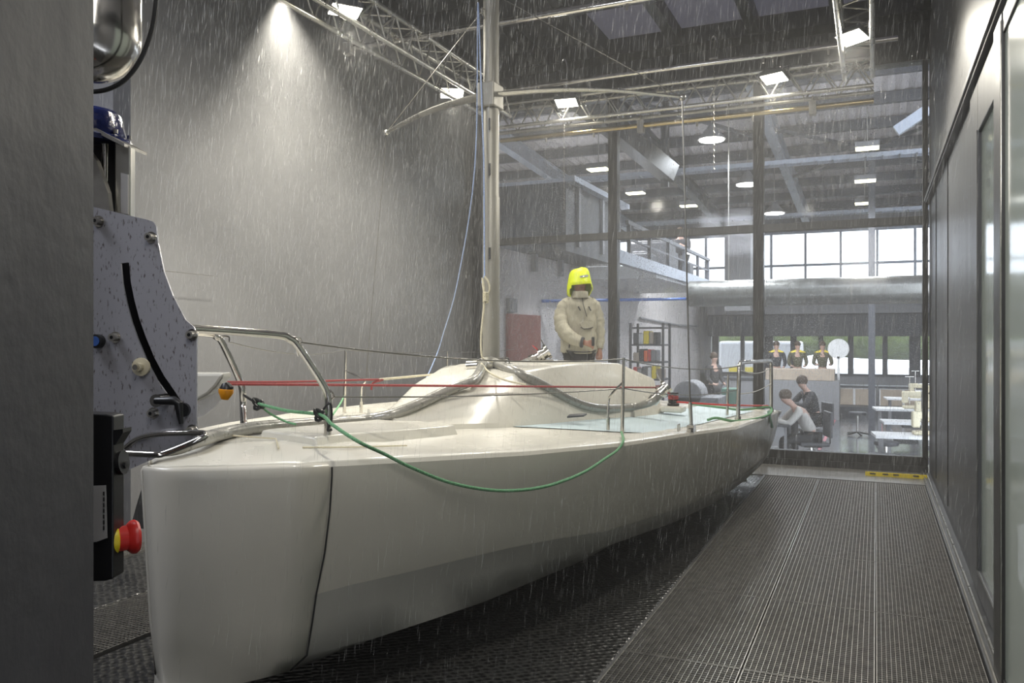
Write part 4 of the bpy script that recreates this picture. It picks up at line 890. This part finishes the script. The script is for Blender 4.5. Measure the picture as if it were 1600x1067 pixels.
# hidden behind the near pillar: the post and arm that carry the machine
mp_ = P(70, 560, 2.5); MB().box((mp_.x-.06, mp_.y-.06, -.12), (mp_.x+.06, mp_.y+.06, 2.3)).build('machine_post', M['galv'], mc, smooth=False)
for v_ in (420, 620): MB().beam((mp_.x, mp_.y, pl(150, v_).z), pl(140, v_, -.02), .06, .06).build('machine_arm', M['galv'], mc, smooth=False)
# stainless tank
tk = empty('steel_tank', P(150, 60, 2.2), 'shiny stainless steel tank with a domed bottom at the top left', 'tank')
q_ = P(146, 60, 2.2); R_ = .119
zt = P(146, -60, 2.2).z; zb = P(146, 128, 2.2).z
MB().lathe([(.001, zb-q_.z)]+[(R_*math.sin(a), zb-q_.z+.12*(1-math.cos(a))) for a in [math.pi/2*k/10 for k in range(1, 11)]]+[(R_, zt-q_.z), (R_*.9, zt-q_.z+.03), (.001, zt-q_.z+.05)], Matrix.Translation(q_), 48).build('tank_shell', M['steel'], tk)
MB().tube([q_+Vector((0, 0, zt-q_.z+.03)), q_+Vector((0, .0, CZ-q_.z))], .02, 10).build('tank_hanger', M['galv'], tk)
tag(MB().tube(catmull([P(246, -40, 2.15), P(243, 10, 2.15), P(236, 50, 2.15), P(220, 92, 2.15), P(198, 122, 2.15), P(175, 137, 2.15), P(150, 143, 2.15), P(120, 142, 2.15)], 6), .006, 8).build('black_cable', M['blackrub']), 'black cable drooping in a curve beneath the steel tank', 'cable')
# control box with label and red stop button
cb = empty('control_box', P(160, 770, 1.75), 'black control box with grey label at the edge of the near pillar', 'control box')
n_ = Vector((SA, -CA, 0)); rgt = Vector((CA, SA, 0))
def cp_(u, v, t_=1.75): return P(u, v, t_)
MB().prism([cp_(110, 645), cp_(164, 647), cp_(177, 650), cp_(177, 904), cp_(164, 908), cp_(110, 910)], -n_*.05).build('box_body', M['black'], cb, smooth=False, bevel=.003)
o_ = MB().prism([cp_(120, 760, 1.745), cp_(166, 758, 1.745), cp_(168, 840, 1.745), cp_(152, 846, 1.745), cp_(120, 850, 1.745)], n_*.002).build('box_label', M['label'], cb, smooth=False)
for i in range(7): MB().prism([cp_(161, 768+i*9, 1.741), cp_(163.5, 768+i*9, 1.741), cp_(163.5, 774+i*9, 1.741), cp_(161, 774+i*9, 1.741)], n_*.001).build('label_print', M['ink'], o_, smooth=False)
MB().prism([cp_(177, 672), cp_(192, 670), cp_(192, 676), cp_(180, 695), cp_(177, 695)], -n_*.04).build('box_bracket', M['black'], cb, smooth=False)
MB().cyl(cp_(177, 724, 1.78), cp_(194, 722, 1.78), .026, 20).cyl(cp_(194, 726, 1.78), cp_(198, 726, 1.78), .008, 8).build('rotary_knob', M['black'], cb)
ax = (rgt*.78-n_*.62).normalized(); q0 = cp_(177, 843, 1.78)
def fr_(a_): q_ = ax.to_track_quat('Z', 'Y').to_matrix().to_4x4(); q_.translation = q0+ax*a_; return q_
es = MB(); o_ = es.lathe([(.001, .0), (.030, .0), (.031, .003), (.031, .012), (.028, .014), (.001, .014)], fr_(-.006), 28).build('button_collar', M['yellow'], cb); tag(o_, 'yellow collar of the emergency button')
o_ = MB().lathe([(.001, .008), (.027, .008), (.027, .026), (.036, .036), (.037, .044), (.033, .050), (.020, .052), (.018, .047), (.001, .047)], fr_(0), 32).build('emergency_button', M['red'], cb); tag(o_, 'red mushroom emergency stop button')
MB().beam(cp_(118, 780, 1.76), P(105, 790, 1.22), .05, .05).build('box_arm', M['black'], cb, smooth=False)
# white fairlead with amber roller in front of the bow
fl_ = empty('bow_roller', P(320, 620, 3.1), 'white fairlead arm with a black and amber roller poking out behind the machine plate', 'fairlead')
arc = [(280, 583), (349, 583), (347, 590), (338, 603), (325, 616), (307, 626), (280, 634)]
MB().prism([P(u, v, 3.0) for u, v in arc], n_*-.10).build('fairlead_arm', M['gel'], fl_, smooth=False, bevel=.01)
arc = [(280, 634), (307, 626), (325, 616), (338, 603), (349, 600), (346, 622), (335, 636), (320, 648), (305, 654), (280, 656)]
MB().prism([P(u, v, 3.02) for u, v in arc], n_*-.02).build('clear_guard', clear('clear_guard', (.55,.56,.56), .35, .1), fl_, smooth=False)
o_ = MB().tube([P(352, 598, 2.98), P(354, 605, 2.98), P(353, 612, 2.98)], [.012, .024, .026], 16).build('roller_cap', M['black'], fl_)
o_ = MB().tube([P(353.5, 608, 2.97), P(353, 613, 2.97), P(351, 624, 2.97)], [.0262, .027, .013], 16).build('roller', M['amber'], fl_); tag(o_, 'amber roller')
# curved dark rubber ramp leaning behind the bow, left
tag(MB().loft([[P(u, v, 5.6), P(u+w_, v, 5.6), P(u+w_, v, 5.8), P(u, v, 5.8)] for u, v, w_ in ((226, 752, 26), (219, 770, 26), (213, 790, 26), (207, 812, 24), (203, 826, 22))]).build('rubber_strip', M['blackrub']), 'dark curved rubber strip standing on the floor behind the red button', 'strip')
# ================================================================ PEOPLE
def skin_mesh(name, joints, edges, m, parent=None, sub=2, root=0):
    me = bpy.data.meshes.new(name); me.from_pydata([j[:3] for j in joints], edges, []); me.update()
    o = bpy.data.objects.new(name, me); COL.objects.link(o)
    me.skin_vertices or None
    md = o.modifiers.new('skin', 'SKIN'); md.use_smooth_shade = True; md.branch_smoothing = .3
    if not me.skin_vertices:
        bpy.context.view_layer.objects.active = o
    sv = me.skin_vertices[0].data if me.skin_vertices else None
    for i, j in enumerate(joints):
        r_ = j[3] if isinstance(j[3], tuple) else (j[3], j[3])
        sv[i].radius = r_; sv[i].use_root = (i == root)
    s = o.modifiers.new('sub', 'SUBSURF'); s.levels = sub; s.render_levels = sub
    bpy.context.view_layer.update(); dg = bpy.context.evaluated_depsgraph_get()
    nm = bpy.data.meshes.new_from_object(o.evaluated_get(dg)); o.modifiers.clear(); o.data = nm; nm.name = name
    nm.materials.clear(); nm.materials.append(m)
    for p in nm.polygons: p.use_smooth = True
    if parent: o.parent = parent
    return o
def child(o, parent): o.parent = parent; return o

def figure(root, J, shirt, trousers, hairm, skin='skin2', sub=1):
    """J: joints in root's local frame: head, neck, chest, pelvis, (sL,eL,wL,hL), (sR,eR,wR,hR), (hipL,kL,aL,tL), (hipR,...)"""
    V = []; E = []; ix = {}
    def add(k, r): ix[k] = len(V); V.append((*J[k], r))
    for k, r in (('pelvis', .11), ('chest', .12), ('neck', .045), ('head', .085), ('crown', .07)): add(k, r)
    E += [(0, 1), (1, 2), (2, 3), (3, 4)]
    for s in 'LR':
        for k, r in (('s', .05), ('e', .038), ('w', .026), ('h', .030)): add(k+s, r)
        E += [(1, ix['s'+s]), (ix['s'+s], ix['e'+s]), (ix['e'+s], ix['w'+s]), (ix['w'+s], ix['h'+s])]
        for k, r in (('p', .075), ('k', .052), ('a', .036), ('t', .035)): add(k+s, r)
        E += [(0, ix['p'+s]), (ix['p'+s], ix['k'+s]), (ix['k'+s], ix['a'+s]), (ix['a'+s], ix['t'+s])]
    skin_mesh('person_body', V, E, M[skin], root, sub)
    c = [(*J['pelvis'], .125), (*J['chest'], .14), (*(Vector(J['neck'])*.6+Vector(J['chest'])*.4), .07)]; e = [(0, 1), (1, 2)]
    for s in 'LR':
        n = len(c); c += [(*J['s'+s], .068), (*J['e'+s], .055), (*(Vector(J['w'+s])*.85+Vector(J['e'+s])*.15), .042)]; e += [(1, n), (n, n+1), (n+1, n+2)]
    skin_mesh('shirt', c, e, M[shirt], root, sub)
    c = [(*J['pelvis'], .135)]; e = []
    for s in 'LR':
        n = len(c); c += [(*J['p'+s], .095), (*J['k'+s], .068), (*J['a'+s], .055)]; e += [(0, n), (n, n+1), (n+1, n+2)]
    skin_mesh('trousers', c, e, M[trousers], root, sub)
    for s in 'LR':
        a, b = Vector(J['a'+s]), Vector(J['t'+s]); MB().tube([a, (a+b)/2, b, b+(b-a)*.3], [.045, .05, .045, .02], 10).build('shoe', M['black']).parent = root
    hd = Vector(J['crown'])*.6+Vector(J['head'])*.4; MB().sphere(hd+Vector((0, .02, .015)), (.088, .10, .095), 16, 10).build('hair', M[hairm]).parent = root

def stand(x, y, z, label, face, shirt, trousers, hair='hair', group=None, ph=0):
    t = empty('person', (x, y, z), label, 'person', group, face)
    J = dict(pelvis=(0,0,.95), chest=(0,0,1.32), neck=(0,-.01,1.5), head=(0,-.03,1.6), crown=(0,-.02,1.68))
    for s, k in (('L', 1), ('R', -1)):
        J['s'+s] = (.18*k, 0, 1.42); J['e'+s] = (.24*k, -.02-.04*ph, 1.14); J['w'+s] = (.17*k, -.18, 1.0+.1*ph); J['h'+s] = (.13*k, -.25, 1.0+.12*ph)
        J['p'+s] = (.09*k, 0, .9); J['k'+s] = (.10*k, -.02, .5); J['a'+s] = (.11*k, 0, .09); J['t'+s] = (.12*k, -.14, .04)
    figure(t, J, shirt, trousers, hair); return t
def sit(x, y, z, label, face, shirt, trousers, lean=.18, hair='hair', seat=.48):
    t = empty('person', (x, y, z), label, 'person', None, face)
    J = dict(pelvis=(0,.02,seat+.08), chest=(0,-lean*.6,seat+.42), neck=(0,-lean*1.25,seat+.58), head=(0,-lean*1.7,seat+.66), crown=(0,-lean*1.75,seat+.74))
    for s, k in (('L', 1), ('R', -1)):
        J['s'+s] = (.18*k, -lean*.85, seat+.50); J['e'+s] = (.23*k, -lean-.16, seat+.28); J['w'+s] = (.12*k, -lean-.34, seat+.34); J['h'+s] = (.06*k, -lean-.40, seat+.37)
        J['p'+s] = (.09*k, 0, seat+.05); J['k'+s] = (.12*k, -.42, seat+.02); J['a'+s] = (.12*k, -.40, .09); J['t'+s] = (.12*k, -.54, .04)
    figure(t, J, shirt, trousers, hair); return t
# seated worker in white, seen from the side, bending over a table
q = onY(1268, 660, 13.6)
sit(q.x, 13.6, HZ, 'person in a white shirt bending over a work table close behind the glass', math.radians(-72), 'shirtwhite', 'trouser', .24)
def chair(x, y, rz_, label):
    t = empty('office_chair', (x, y, HZ), label, 'chair', 'office chairs in the hall', rz_); R = Matrix.Translation((x, y, HZ)) @ Matrix.Rotation(rz_, 4, 'Z')
    MB().box((-.23, -.22, .42), (.23, .22, .48), R).build('seat', M['darkgrey'], t, smooth=False, bevel=.02); MB().box((-.2, .22, .55), (.2, .27, .95), R).build('backrest', M['darkgrey'], t, smooth=False, bevel=.02)
    MB().tube([R @ Vector((0, .1, .43)), R @ Vector((0, .28, .45)), R @ Vector((0, .27, .7))], .015, 8).build('back_support', M['black'], t)
    MB().cyl(R @ Vector((0, 0, .08)), R @ Vector((0, 0, .42)), .028, 10).build('gas_column', M['steel'], t)
    b = MB(); cs_ = []
    for k in range(5):
        a = k*1.257; e = R @ Vector((.27*math.cos(a), .27*math.sin(a), .07)); b.beam(R @ Vector((0, 0, .1)), e, .04, .03); MB().sphere(e-Vector((0, 0, .035)), .032, 8, 6).build('caster', M['black'], t)
    b.build('star_base', M['black'], t, smooth=False)
chair(q.x, 13.6, math.radians(-72), 'dark office chair under the person in the white shirt')
q2 = onY(1272, 620, 15.4)
sit(q2.x, 15.4, HZ, 'person in dark clothes seated behind the white shirted worker', math.radians(-60), 'shirtdark', 'trouser', .14, seat=.62)
chair(q2.x, 15.45, math.radians(-60), 'dark office chair under the person in dark clothes')
# their work tables
tq = onY(1212, 655, 13.6)
t = empty('work_table', (tq.x, 13.6, HZ), 'small cluttered work table in front of the person in the white shirt', 'table')
MB().box((tq.x-.45, 13.2, .27), (tq.x+.25, 14.0, .31)).build('tabletop', M['darkgrey'], t, smooth=False, bevel=.006)
for sx in (-.38, .18):
    for sy in (13.27, 13.93): MB().box((tq.x+sx-.02, sy-.02, HZ), (tq.x+sx+.02, sy+.02, .27)).build('leg', M['midgrey'], t, smooth=False)
MB().box((tq.x-.4, 13.3, -.15), (tq.x+.2, 13.9, -.12)).build('lower_shelf', M['white'], t, smooth=False)
for i, (dx, dy, sz, m_, lb) in enumerate(((-.05, 13.4, (.16, .10, .06), 'orange', 'orange tool lying on the small cluttered work table'), (.14, 13.5, (.10, .08, .03), 'white', 'white cloth pad on the small cluttered work table'), (-.28, 13.6, (.12, .12, .10), 'darkgrey', 'dark box on the small cluttered work table'))):
    tag(MB().cbox((tq.x+dx, dy, .3105+sz[2]/2), sz).build(['hand_tool', 'cloth_pad', 'tool_box'][i], M[m_], smooth=False, bevel=.012), lb, ['tool', 'pad', 'box'][i])
tag(MB().cyl((tq.x+.05, 13.15, HZ+.0), (tq.x+.05, 13.15, HZ+.28), .10, 18, .12).build('red_bucket', M['red']), 'red bucket on the floor beneath the cluttered work table', 'bucket')
# standing group far back
for u, lb, ph, sh in ((1213, 'standing person in dark clothes, leftmost of the three before the far windows', 0, 'shirtdark'), (1246, 'standing person in a black and yellow top, middle of the three before the far windows', .5, 'shirtyb'), (1285, 'standing person in a black and yellow top, rightmost of the three before the far windows', 1, 'shirtyb')):
    q = onY(u, 560, 24.0); p_ = stand(q.x, 24.0, HZ+.25, lb, 0.2, sh, 'trouser', ph=ph)
    MB().tube([Vector((-.19, 0, 1.40)), Vector((0, 0, 1.48)), Vector((.19, 0, 1.40))], .05, 10).build('yellow_yoke', M['yellow']).parent = p_ if sh == 'shirtyb' else p_
sbox('floor_platform', (-4.9, 23.6, HZ), (1.0, 24.4, HZ+.25), M['darkgrey'])
q = onY(1115, 590, 19.5); stand(q.x, 19.5, HZ, 'dark clothed person standing far back left of the glass post', 1.0, 'shirtdark', 'trouser')
q = onX(1064, 420, -4.2); sit(q.x, q.y, 2.95, 'person silhouetted against the bright windows on the mezzanine', 0, 'shirtdark', 'trouser', .05)
sbm = MB().box((q.x-.25, q.y-.2, 2.951), (q.x+.25, q.y+.25, 3.40)); tag(sbm.build('mezzanine_bench', M['darkgrey'], smooth=False, bevel=.02), 'dark box seat under the silhouetted person on the mezzanine', 'seat')

# ---------------------------------------------------------------- the hooded sailor
SX = P(905, 527, 9.45); SZ = .60
sailor = empty('person', (SX.x, SX.y, SZ), 'person in sand coloured smock with neon yellow hood standing in the boat cockpit', 'person', None, A+.10)
def L(x, y, z): return Vector((x, y, z-SZ))
body = [((0,0,1.50), .12), ((0,0,1.75), (.14,.11)), ((0,-.01,1.95), (.15,.11)), ((0,-.02,2.09), .055), ((0,-.045,2.19), .075), ((0,-.05,2.27), .088), ((0,-.04,2.34), .075),
        ((-.19,0,2.03), .06), ((-.23,-.10,1.77), .045), ((-.01,-.38,1.59), .030), ((.045,-.41,1.575), .034),
        ((.19,0,2.03), .06), ((.24,0,1.76), .045), ((.26,-.05,1.53), .030), ((.262,-.065,1.47), .034),
        ((-.10,0,1.42), .085), ((-.12,-.02,1.03), .06), ((-.13,0,.70), .045), ((-.14,-.12,.645), .04),
        ((.10,0,1.42), .085), ((.12,-.02,1.03), .06), ((.13,0,.70), .045), ((.14,-.12,.645), .04)]
V = [(*L(*p), r) for p, r in body]
E = [(0,1),(1,2),(2,3),(3,4),(4,5),(5,6),(2,7),(7,8),(8,9),(9,10),(2,11),(11,12),(12,13),(13,14),(0,15),(15,16),(16,17),(17,18),(0,19),(19,20),(20,21),(21,22)]
# five fingers on each hand, curled
def fingers(base_i, c, fwd, side, down, flip):
    c, fwd, side, down = Vector(c), Vector(fwd).normalized(), Vector(side).normalized(), Vector(down).normalized()
    for k in range(4):
        o = c+side*(.026-.0175*k)*flip+fwd*.028; ln = (.034, .038, .036, .028)[k]
        a = o+fwd*ln*.8; b = a+fwd*ln*.35+down*ln*.75; d_ = b+down*ln*.35-fwd*ln*.45
        n = len(V); V.extend([(*o, .0115), (*a, .0105), (*b, .0095), (*d_, .0085)]); E.extend([(base_i, n), (n, n+1), (n+1, n+2), (n+2, n+3)])
    o = c+side*.032*flip+fwd*.0; a = o+side*.018*flip+fwd*.03+down*.012; b = a+fwd*.03-side*.012*flip+down*.01
    n = len(V); V.extend([(*o, .013), (*a, .0115), (*b, .009)]); E.extend([(base_i, n), (n, n+1), (n+1, n+2)])
hR, hL = L(.045,-.41,1.575), L(.262,-.065,1.47)
fingers(10, hR, (.85,-.45,-.15), (0,.1,1), (-.2,.8,-.5), 1)
fingers(14, hL, (0,-.25,-1), (-1,-.2,0), (-.2,.5,-.6), 1)
skin_mesh('person_body', V, E, M['skin'], sailor, 2)
# face: nose, brows, lips, eyes
MB().loft([[L(-.012,-.128,2.285), L(.012,-.128,2.285), L(0,-.126,2.29)], [L(-.014,-.148,2.252), L(.014,-.148,2.252), L(0,-.158,2.255)], [L(-.017,-.132,2.238), L(.017,-.132,2.238), L(0,-.134,2.236)]]).build('nose', M['skin'], None).parent = sailor
MB().tube([L(-.024,-.132,2.212), L(0,-.141,2.214), L(.024,-.132,2.212)], [.003, .007, .003], 8).build('mouth', mat('lips', (.25,.09,.07), .5), None).parent = sailor
for s_ in (-1, 1): MB().sphere(L(.031*s_, -.126, 2.278), .012, 12, 8).build('eye', M['ink'], None).parent = sailor
# trousers
skin_mesh('trousers', [(*L(0,0,1.50), (.17,.13)), (*L(-.10,0,1.42), .12), (*L(-.12,-.02,1.03), .085), (*L(-.13,0,.72), .07), (*L(.10,0,1.42), .12), (*L(.12,-.02,1.03), .085), (*L(.13,0,.72), .07)], [(0,1),(1,2),(2,3),(0,4),(4,5),(5,6)], M['trouser'], sailor, 2)
for s_ in (-1, 1): MB().tube([L(.13*s_,.03,.70), L(.135*s_,-.02,.66), L(.14*s_,-.12,.645), L(.145*s_,-.19,.635)], [.06,.06,.05,.03], 12).build('boot', M['black'], None).parent = sailor
# smock: torso and sleeves in one mesh, then wrinkled
from mathutils import noise as NZ
def wrinkle(m_, amp, sc, ax=(1,1,1.6)):
    for v in m_.bm.verts:
        n = NZ.noise(Vector((v.co.x*sc*ax[0], v.co.y*sc*ax[1], v.co.z*sc*ax[2])))+.5*NZ.noise(v.co*sc*2.3); v.co += Vector((v.co.x*2.5, v.co.y*2.5, 0)).normalized()*amp*n if Vector((v.co.x, v.co.y, 0)).length > .01 else Vector()
def ell(cx, cy, z, rx, ry, n=40, tilt=0, sq=2.3):
    out = []
    for k in range(n):
        a = 2*math.pi*k/n; c, s = math.cos(a), math.sin(a); f = (abs(c)**sq+abs(s)**sq)**(-1/sq)
        out.append(L(cx+rx*c*f, cy+ry*s*f, z+tilt*s))
    return out
tor = MB()
prof = [(1.475,.235,.155,0),(1.48,.245,.165,0),(1.52,.25,.172,0),(1.60,.243,.168,0),(1.70,.238,.165,0),(1.80,.238,.162,0),(1.90,.24,.155,0),(1.98,.242,.145,-.01),(2.04,.232,.13,-.012),(2.085,.19,.11,-.015),(2.115,.13,.098,-.02),(2.135,.095,.09,-.03),(2.175,.085,.088,-.04),(2.19,.078,.08,-.04)]
R0 = []
for i in range(len(prof)-1):
    for k in range(3):
        f = k/3; a, b = prof[i], prof[i+1]; R0.append(ell(0, a[3]+(b[3]-a[3])*f, a[0]+(b[0]-a[0])*f, a[1]+(b[1]-a[1])*f, a[2]+(b[2]-a[2])*f, tilt=.012))
tor.loft(R0)
def sleeve(pts, rs):
    c = catmull([L(*p) for p in pts], 9); m_ = len(c); rr_ = []
    for i in range(m_):
        f = i/(m_-1)*(len(rs)-1); k = min(int(f), len(rs)-2); r = rs[k]+(rs[k+1]-rs[k])*(f-k); rr_.append(r*(1+.022*math.sin(i*1.35)+.02*math.sin(i*2.3+1)))
    tor.tube(c, rr_, 22)
sleeve([(-.13,0,2.035),(-.205,-.01,1.99),(-.25,-.06,1.87),(-.245,-.14,1.745),(-.16,-.26,1.65),(-.04,-.365,1.595)], [.085,.095,.092,.092,.080,.060])
sleeve([(.13,0,2.035),(.20,0,1.99),(.245,.0,1.87),(.262,-.01,1.75),(.27,-.03,1.62),(.264,-.05,1.53)], [.085,.093,.086,.078,.068,.055])
wrinkle(tor, .022, 12)
o = tor.build('smock', M['jacket'], None, angle=80); o.parent = sailor
MB().tube([L(-.05,-.36,1.598), L(-.02,-.372,1.59)], .060, 18).build('sleeve_cuff', M['cuff'], None).parent = sailor
MB().tube([L(.264,-.048,1.545), L(.263,-.055,1.52)], .050, 18).build('sleeve_cuff', M['jacket'], None).parent = sailor
def surf(x, z, d=.0):  # point just in front of the smock's chest
    ry = interp([(p[0], p[2]) for p in prof], z); rx = interp([(p[0], p[1]) for p in prof], z); cy = interp([(p[0], p[3]) for p in prof], z)
    f = max(0, 1-(abs(x)/rx)**2.3)**(1/2.3); return L(x, cy-ry*f-.014-d, z)
MB().tube([surf(.02, 2.15), surf(.015, 2.09), surf(.02, 2.02), surf(.045, 1.95), surf(.065, 1.885)], .005, 6).build('zip', M['cuff'], None).parent = sailor
for x0 in (-.035, .105): MB().tube([surf(x0-.01, 2.0), surf(x0+.008, 1.965), surf(x0+.02, 1.955)], .008, 6).build('pull_tab', M['cuff'], None).parent = sailor
fl2 = [(-.04,1.81),(.04,1.835),(.12,1.84),(.165,1.835),(.165,1.77),(.13,1.755),(.03,1.745),(-.0,1.76)]
MB().prism([surf(x, z, .004) for x, z in fl2], (0, -.012, 0)).build('pocket_flap', M['jacket'], None, smooth=False, bevel=.004).parent = sailor
MB().tube([surf(-.02, 1.765, .014), surf(.02, 1.745, .016), surf(.08, 1.748, .016), surf(.15, 1.762, .014)], .0045, 6).build('pocket_piping', M['cuff'], None).parent = sailor
MB().tube([surf(-.17, 1.62, .004), surf(-.155, 1.58, .004), surf(-.165, 1.53, .004)], .008, 6).build('pocket_zip', M['cuff'], None).parent = sailor
MB().tube([surf(-.19, 1.49), surf(-.08, 1.485), surf(.05, 1.483), surf(.18, 1.49)], .007, 6).build('hem_band', M['cuff'], None).parent = sailor
MB().tube([L(-.245,-.085,2.0), L(-.285,-.08,1.985), L(-.295,-.085,1.95), L(-.265,-.105,1.945), L(-.235,-.12,1.93), L(-.245,-.085,2.0)], .003, 6).build('sleeve_patch_outline', M['midgrey'], None).parent = sailor
# hood
hd = MB(); rings = []
hp = [(2.445,.03,.03,.02),(2.44,.075,.08,.02),(2.425,.105,.12,.01),(2.39,.125,.145,.0),(2.34,.137,.155,-.01),(2.29,.148,.165,-.015),(2.25,.158,.175,-.02),(2.215,.166,.18,-.025),(2.19,.168,.175,-.02),(2.15,.15,.15,0),(2.11,.12,.12,.0)]
N = 40; G = []
for (z, rx, ry, cy) in hp:
    G.append([hd.bm.verts.new(L(rx*math.cos(2*math.pi*k/N), cy+ry*math.sin(2*math.pi*k/N)*(1.12 if math.sin(2*math.pi*k/N) < 0 and z < 2.32 else 1), z+(.012*math.cos(2*math.pi*k/N)))) for k in range(N)])
hd.face(G[0])
for i in range(len(G)-1):
    for k in range(N):
        a = (k+.5)/N*360
        if hp[i+1][0] < 2.24 and 205+ (0 if hp[i+1][0] < 2.2 else 8) < a < 335 - (0 if hp[i+1][0] < 2.2 else 8): continue
        hd.face([G[i][k], G[i][(k+1) % N], G[i+1][(k+1) % N], G[i+1][k]])
wrinkle(hd, .008, 12)
o = hd.build('hood', M['hood'], None, angle=80); o.parent = sailor; s_ = o.modifiers.new('s', 'SOLIDIFY'); s_.thickness = .006; s_.offset = 0
def hs(x, z):
    ry = interp([(p[0], p[2]) for p in hp[::-1]], z); rx = interp([(p[0], p[1]) for p in hp[::-1]], z); cy = interp([(p[0], p[3]) for p in hp[::-1]], z); return L(x, cy-ry*1.12*math.sqrt(max(0, 1-(x/rx)**2))-.010, z)
st3 = [hs(x, z) for x, z in ((-.03,2.345),(.01,2.35),(.05,2.355),(.09,2.36),(.09,2.338),(.05,2.333),(.01,2.328),(-.03,2.323))]
MB().prism(st3, (0, -.004, 0)).build('reflective_strip', M['reflect'], None, smooth=False).parent = sailor
# smock collar around the chin
MB().loft([ell(0, -.045, 2.10, .12, .115), ell(0, -.055, 2.13, .108, .115), ell(0, -.06, 2.175, .100, .110), ell(0, -.06, 2.175, .088, .097), ell(0, -.05, 2.12, .08, .09)], caps=False).build('smock_collar', M['jacket'], None).parent = sailor
sailor.scale = (.87, .95, 1)
# black handheld remote
rc = tag(MB().cbox(sailor.matrix_basis @ (hR+Vector((.045, -.03, .03))), (.03, .03, .10)).build('hand_remote', M['black'], smooth=False, bevel=.008), 'small black handheld device in the hooded person\'s hand', 'device')
for o_ in [x for x in bpy.data.objects if x.name.startswith('hand_remote')]: pass

# ================================================================ RAIN AND MIST
rn = MB(); vs, fs = [], []
rnd = random.Random(3)
def drop(x, y, z, l, r, dx, dy):
    n = len(vs); d = Vector((dx, dy, -1)).normalized()*l; c = Vector((x, y, z))
    u = Vector((CA, SA, 0)); w = Vector((-SA, CA, 0)); m_ = c+d*.6
    vs.extend([c, c+d, m_+u*r, m_-u*.5*r+w*.87*r, m_-u*.5*r-w*.87*r])
    fs.extend([(n, n+2, n+3), (n, n+3, n+4), (n, n+4, n+2), (n+1, n+3, n+2), (n+1, n+4, n+3), (n+1, n+2, n+4)])
N_RAIN = 80000
k = 0
while k < N_RAIN:
    x, y, z = rnd.uniform(-5.45, .45), rnd.uniform(2.3, 11.0), rnd.uniform(.02, 4.7)
    t_ = -SA*x+CA*y
    if t_ < 3.0 or (y < 3 and x > -1.0): continue
    # keep rain from falling through the boat's hull
    if abs(x-CX) < hb(max(2.52, min(y, 9.7))) and y > 2.5 and y < 9.8 and z < 1.15: continue
    l = rnd.uniform(.03, .12); r = rnd.uniform(.0005, .0011)
    drop(x, y, z+l, l, r, rnd.gauss(-.10, .05), rnd.gauss(0, .05)); k += 1
me = bpy.data.meshes.new('rain'); me.from_pydata(vs, [], fs); me.update(); me.materials.append(M['drop'])
rain = bpy.data.objects.new('rain', me); COL.objects.link(rain); tag(rain, 'fine artificial rain falling through the whole test chamber', 'rain', None, 'stuff')
def mist(name, mb, dens, an, label):
    m_ = bpy.data.materials.new(name+'_volume'); m_.use_nodes = True; Nn = m_.node_tree.nodes; Nn.remove(Nn['Principled BSDF'])
    v = Nn.new('ShaderNodeVolumeScatter'); v.inputs['Density'].default_value = dens; v.inputs['Anisotropy'].default_value = an; v.inputs['Color'].default_value = (1, 1, 1, 1)
    m_.node_tree.links.new(v.outputs[0], Nn['Material Output'].inputs['Volume'])
    try: m_.volume_sampling = 'MULTIPLE_IMPORTANCE'; m_.cycles.homogeneous_volume = True
    except Exception: pass
    return tag(mb.build(name, m_, smooth=False), label, 'mist', None, 'stuff')
mist('mist', MB().box((-5.49, 2.45, .0), (.44, 11.0, 5.4)), .013, .2, 'fine water mist filling the test chamber')

# mist shaped like the lamp's beam, added so the cone of light shows
sm = MB(); ap = Vector((-4.22, 5.10, 4.24)); sm.tube([ap, ap+Vector((-.02, .15, -2.9))], [.06, 2.0], 40)
o = mist('beam_haze', sm, .1, .1, 'cone of mist added to show the beam of the lamp on the left truss')
m_ = o.data.materials[0]; Nn = m_.node_tree.nodes; Lk = m_.node_tree.links; m_.cycles.homogeneous_volume = False
vs_ = [n for n in Nn if n.type == 'VOLUME_SCATTER'][0]
tc = Nn.new('ShaderNodeTexCoord'); sb = Nn.new('ShaderNodeVectorMath'); sb.operation = 'SUBTRACT'; sb.inputs[1].default_value = ap; Lk.new(tc.outputs['Object'], sb.inputs[0])
sp = Nn.new('ShaderNodeSeparateXYZ'); Lk.new(sb.outputs[0], sp.inputs[0])
cb_ = Nn.new('ShaderNodeCombineXYZ'); Lk.new(sp.outputs[0], cb_.inputs[0]); Lk.new(sp.outputs[1], cb_.inputs[1])
ln = Nn.new('ShaderNodeVectorMath'); ln.operation = 'LENGTH'; Lk.new(cb_.outputs[0], ln.inputs[0])
def mth(op, a, b=None, c=None):
    n = Nn.new('ShaderNodeMath'); n.operation = op
    for i, v in enumerate((a, b, c)):
        if v is None: continue
        if isinstance(v, (int, float)): n.inputs[i].default_value = v
        else: Lk.new(v, n.inputs[i])
    return n.outputs[0]
dep = mth('MULTIPLY', sp.outputs[2], -1.0)
rad = mth('MULTIPLY_ADD', dep, .85, .06)
fall = mth('MAXIMUM', mth('SUBTRACT', 1.0, mth('DIVIDE', ln.outputs['Value'], rad)), 0.0)
vert = mth('MAXIMUM', mth('SUBTRACT', 1.0, mth('DIVIDE', dep, 2.8)), 0.0)
ns = Nn.new('ShaderNodeTexNoise'); ns.inputs['Scale'].default_value = 1.6; Lk.new(tc.outputs['Object'], ns.inputs[0])
den = mth('MULTIPLY', mth('MULTIPLY', fall, vert), mth('MULTIPLY', ns.outputs[0], .19))
Lk.new(den, vs_.inputs['Density'])
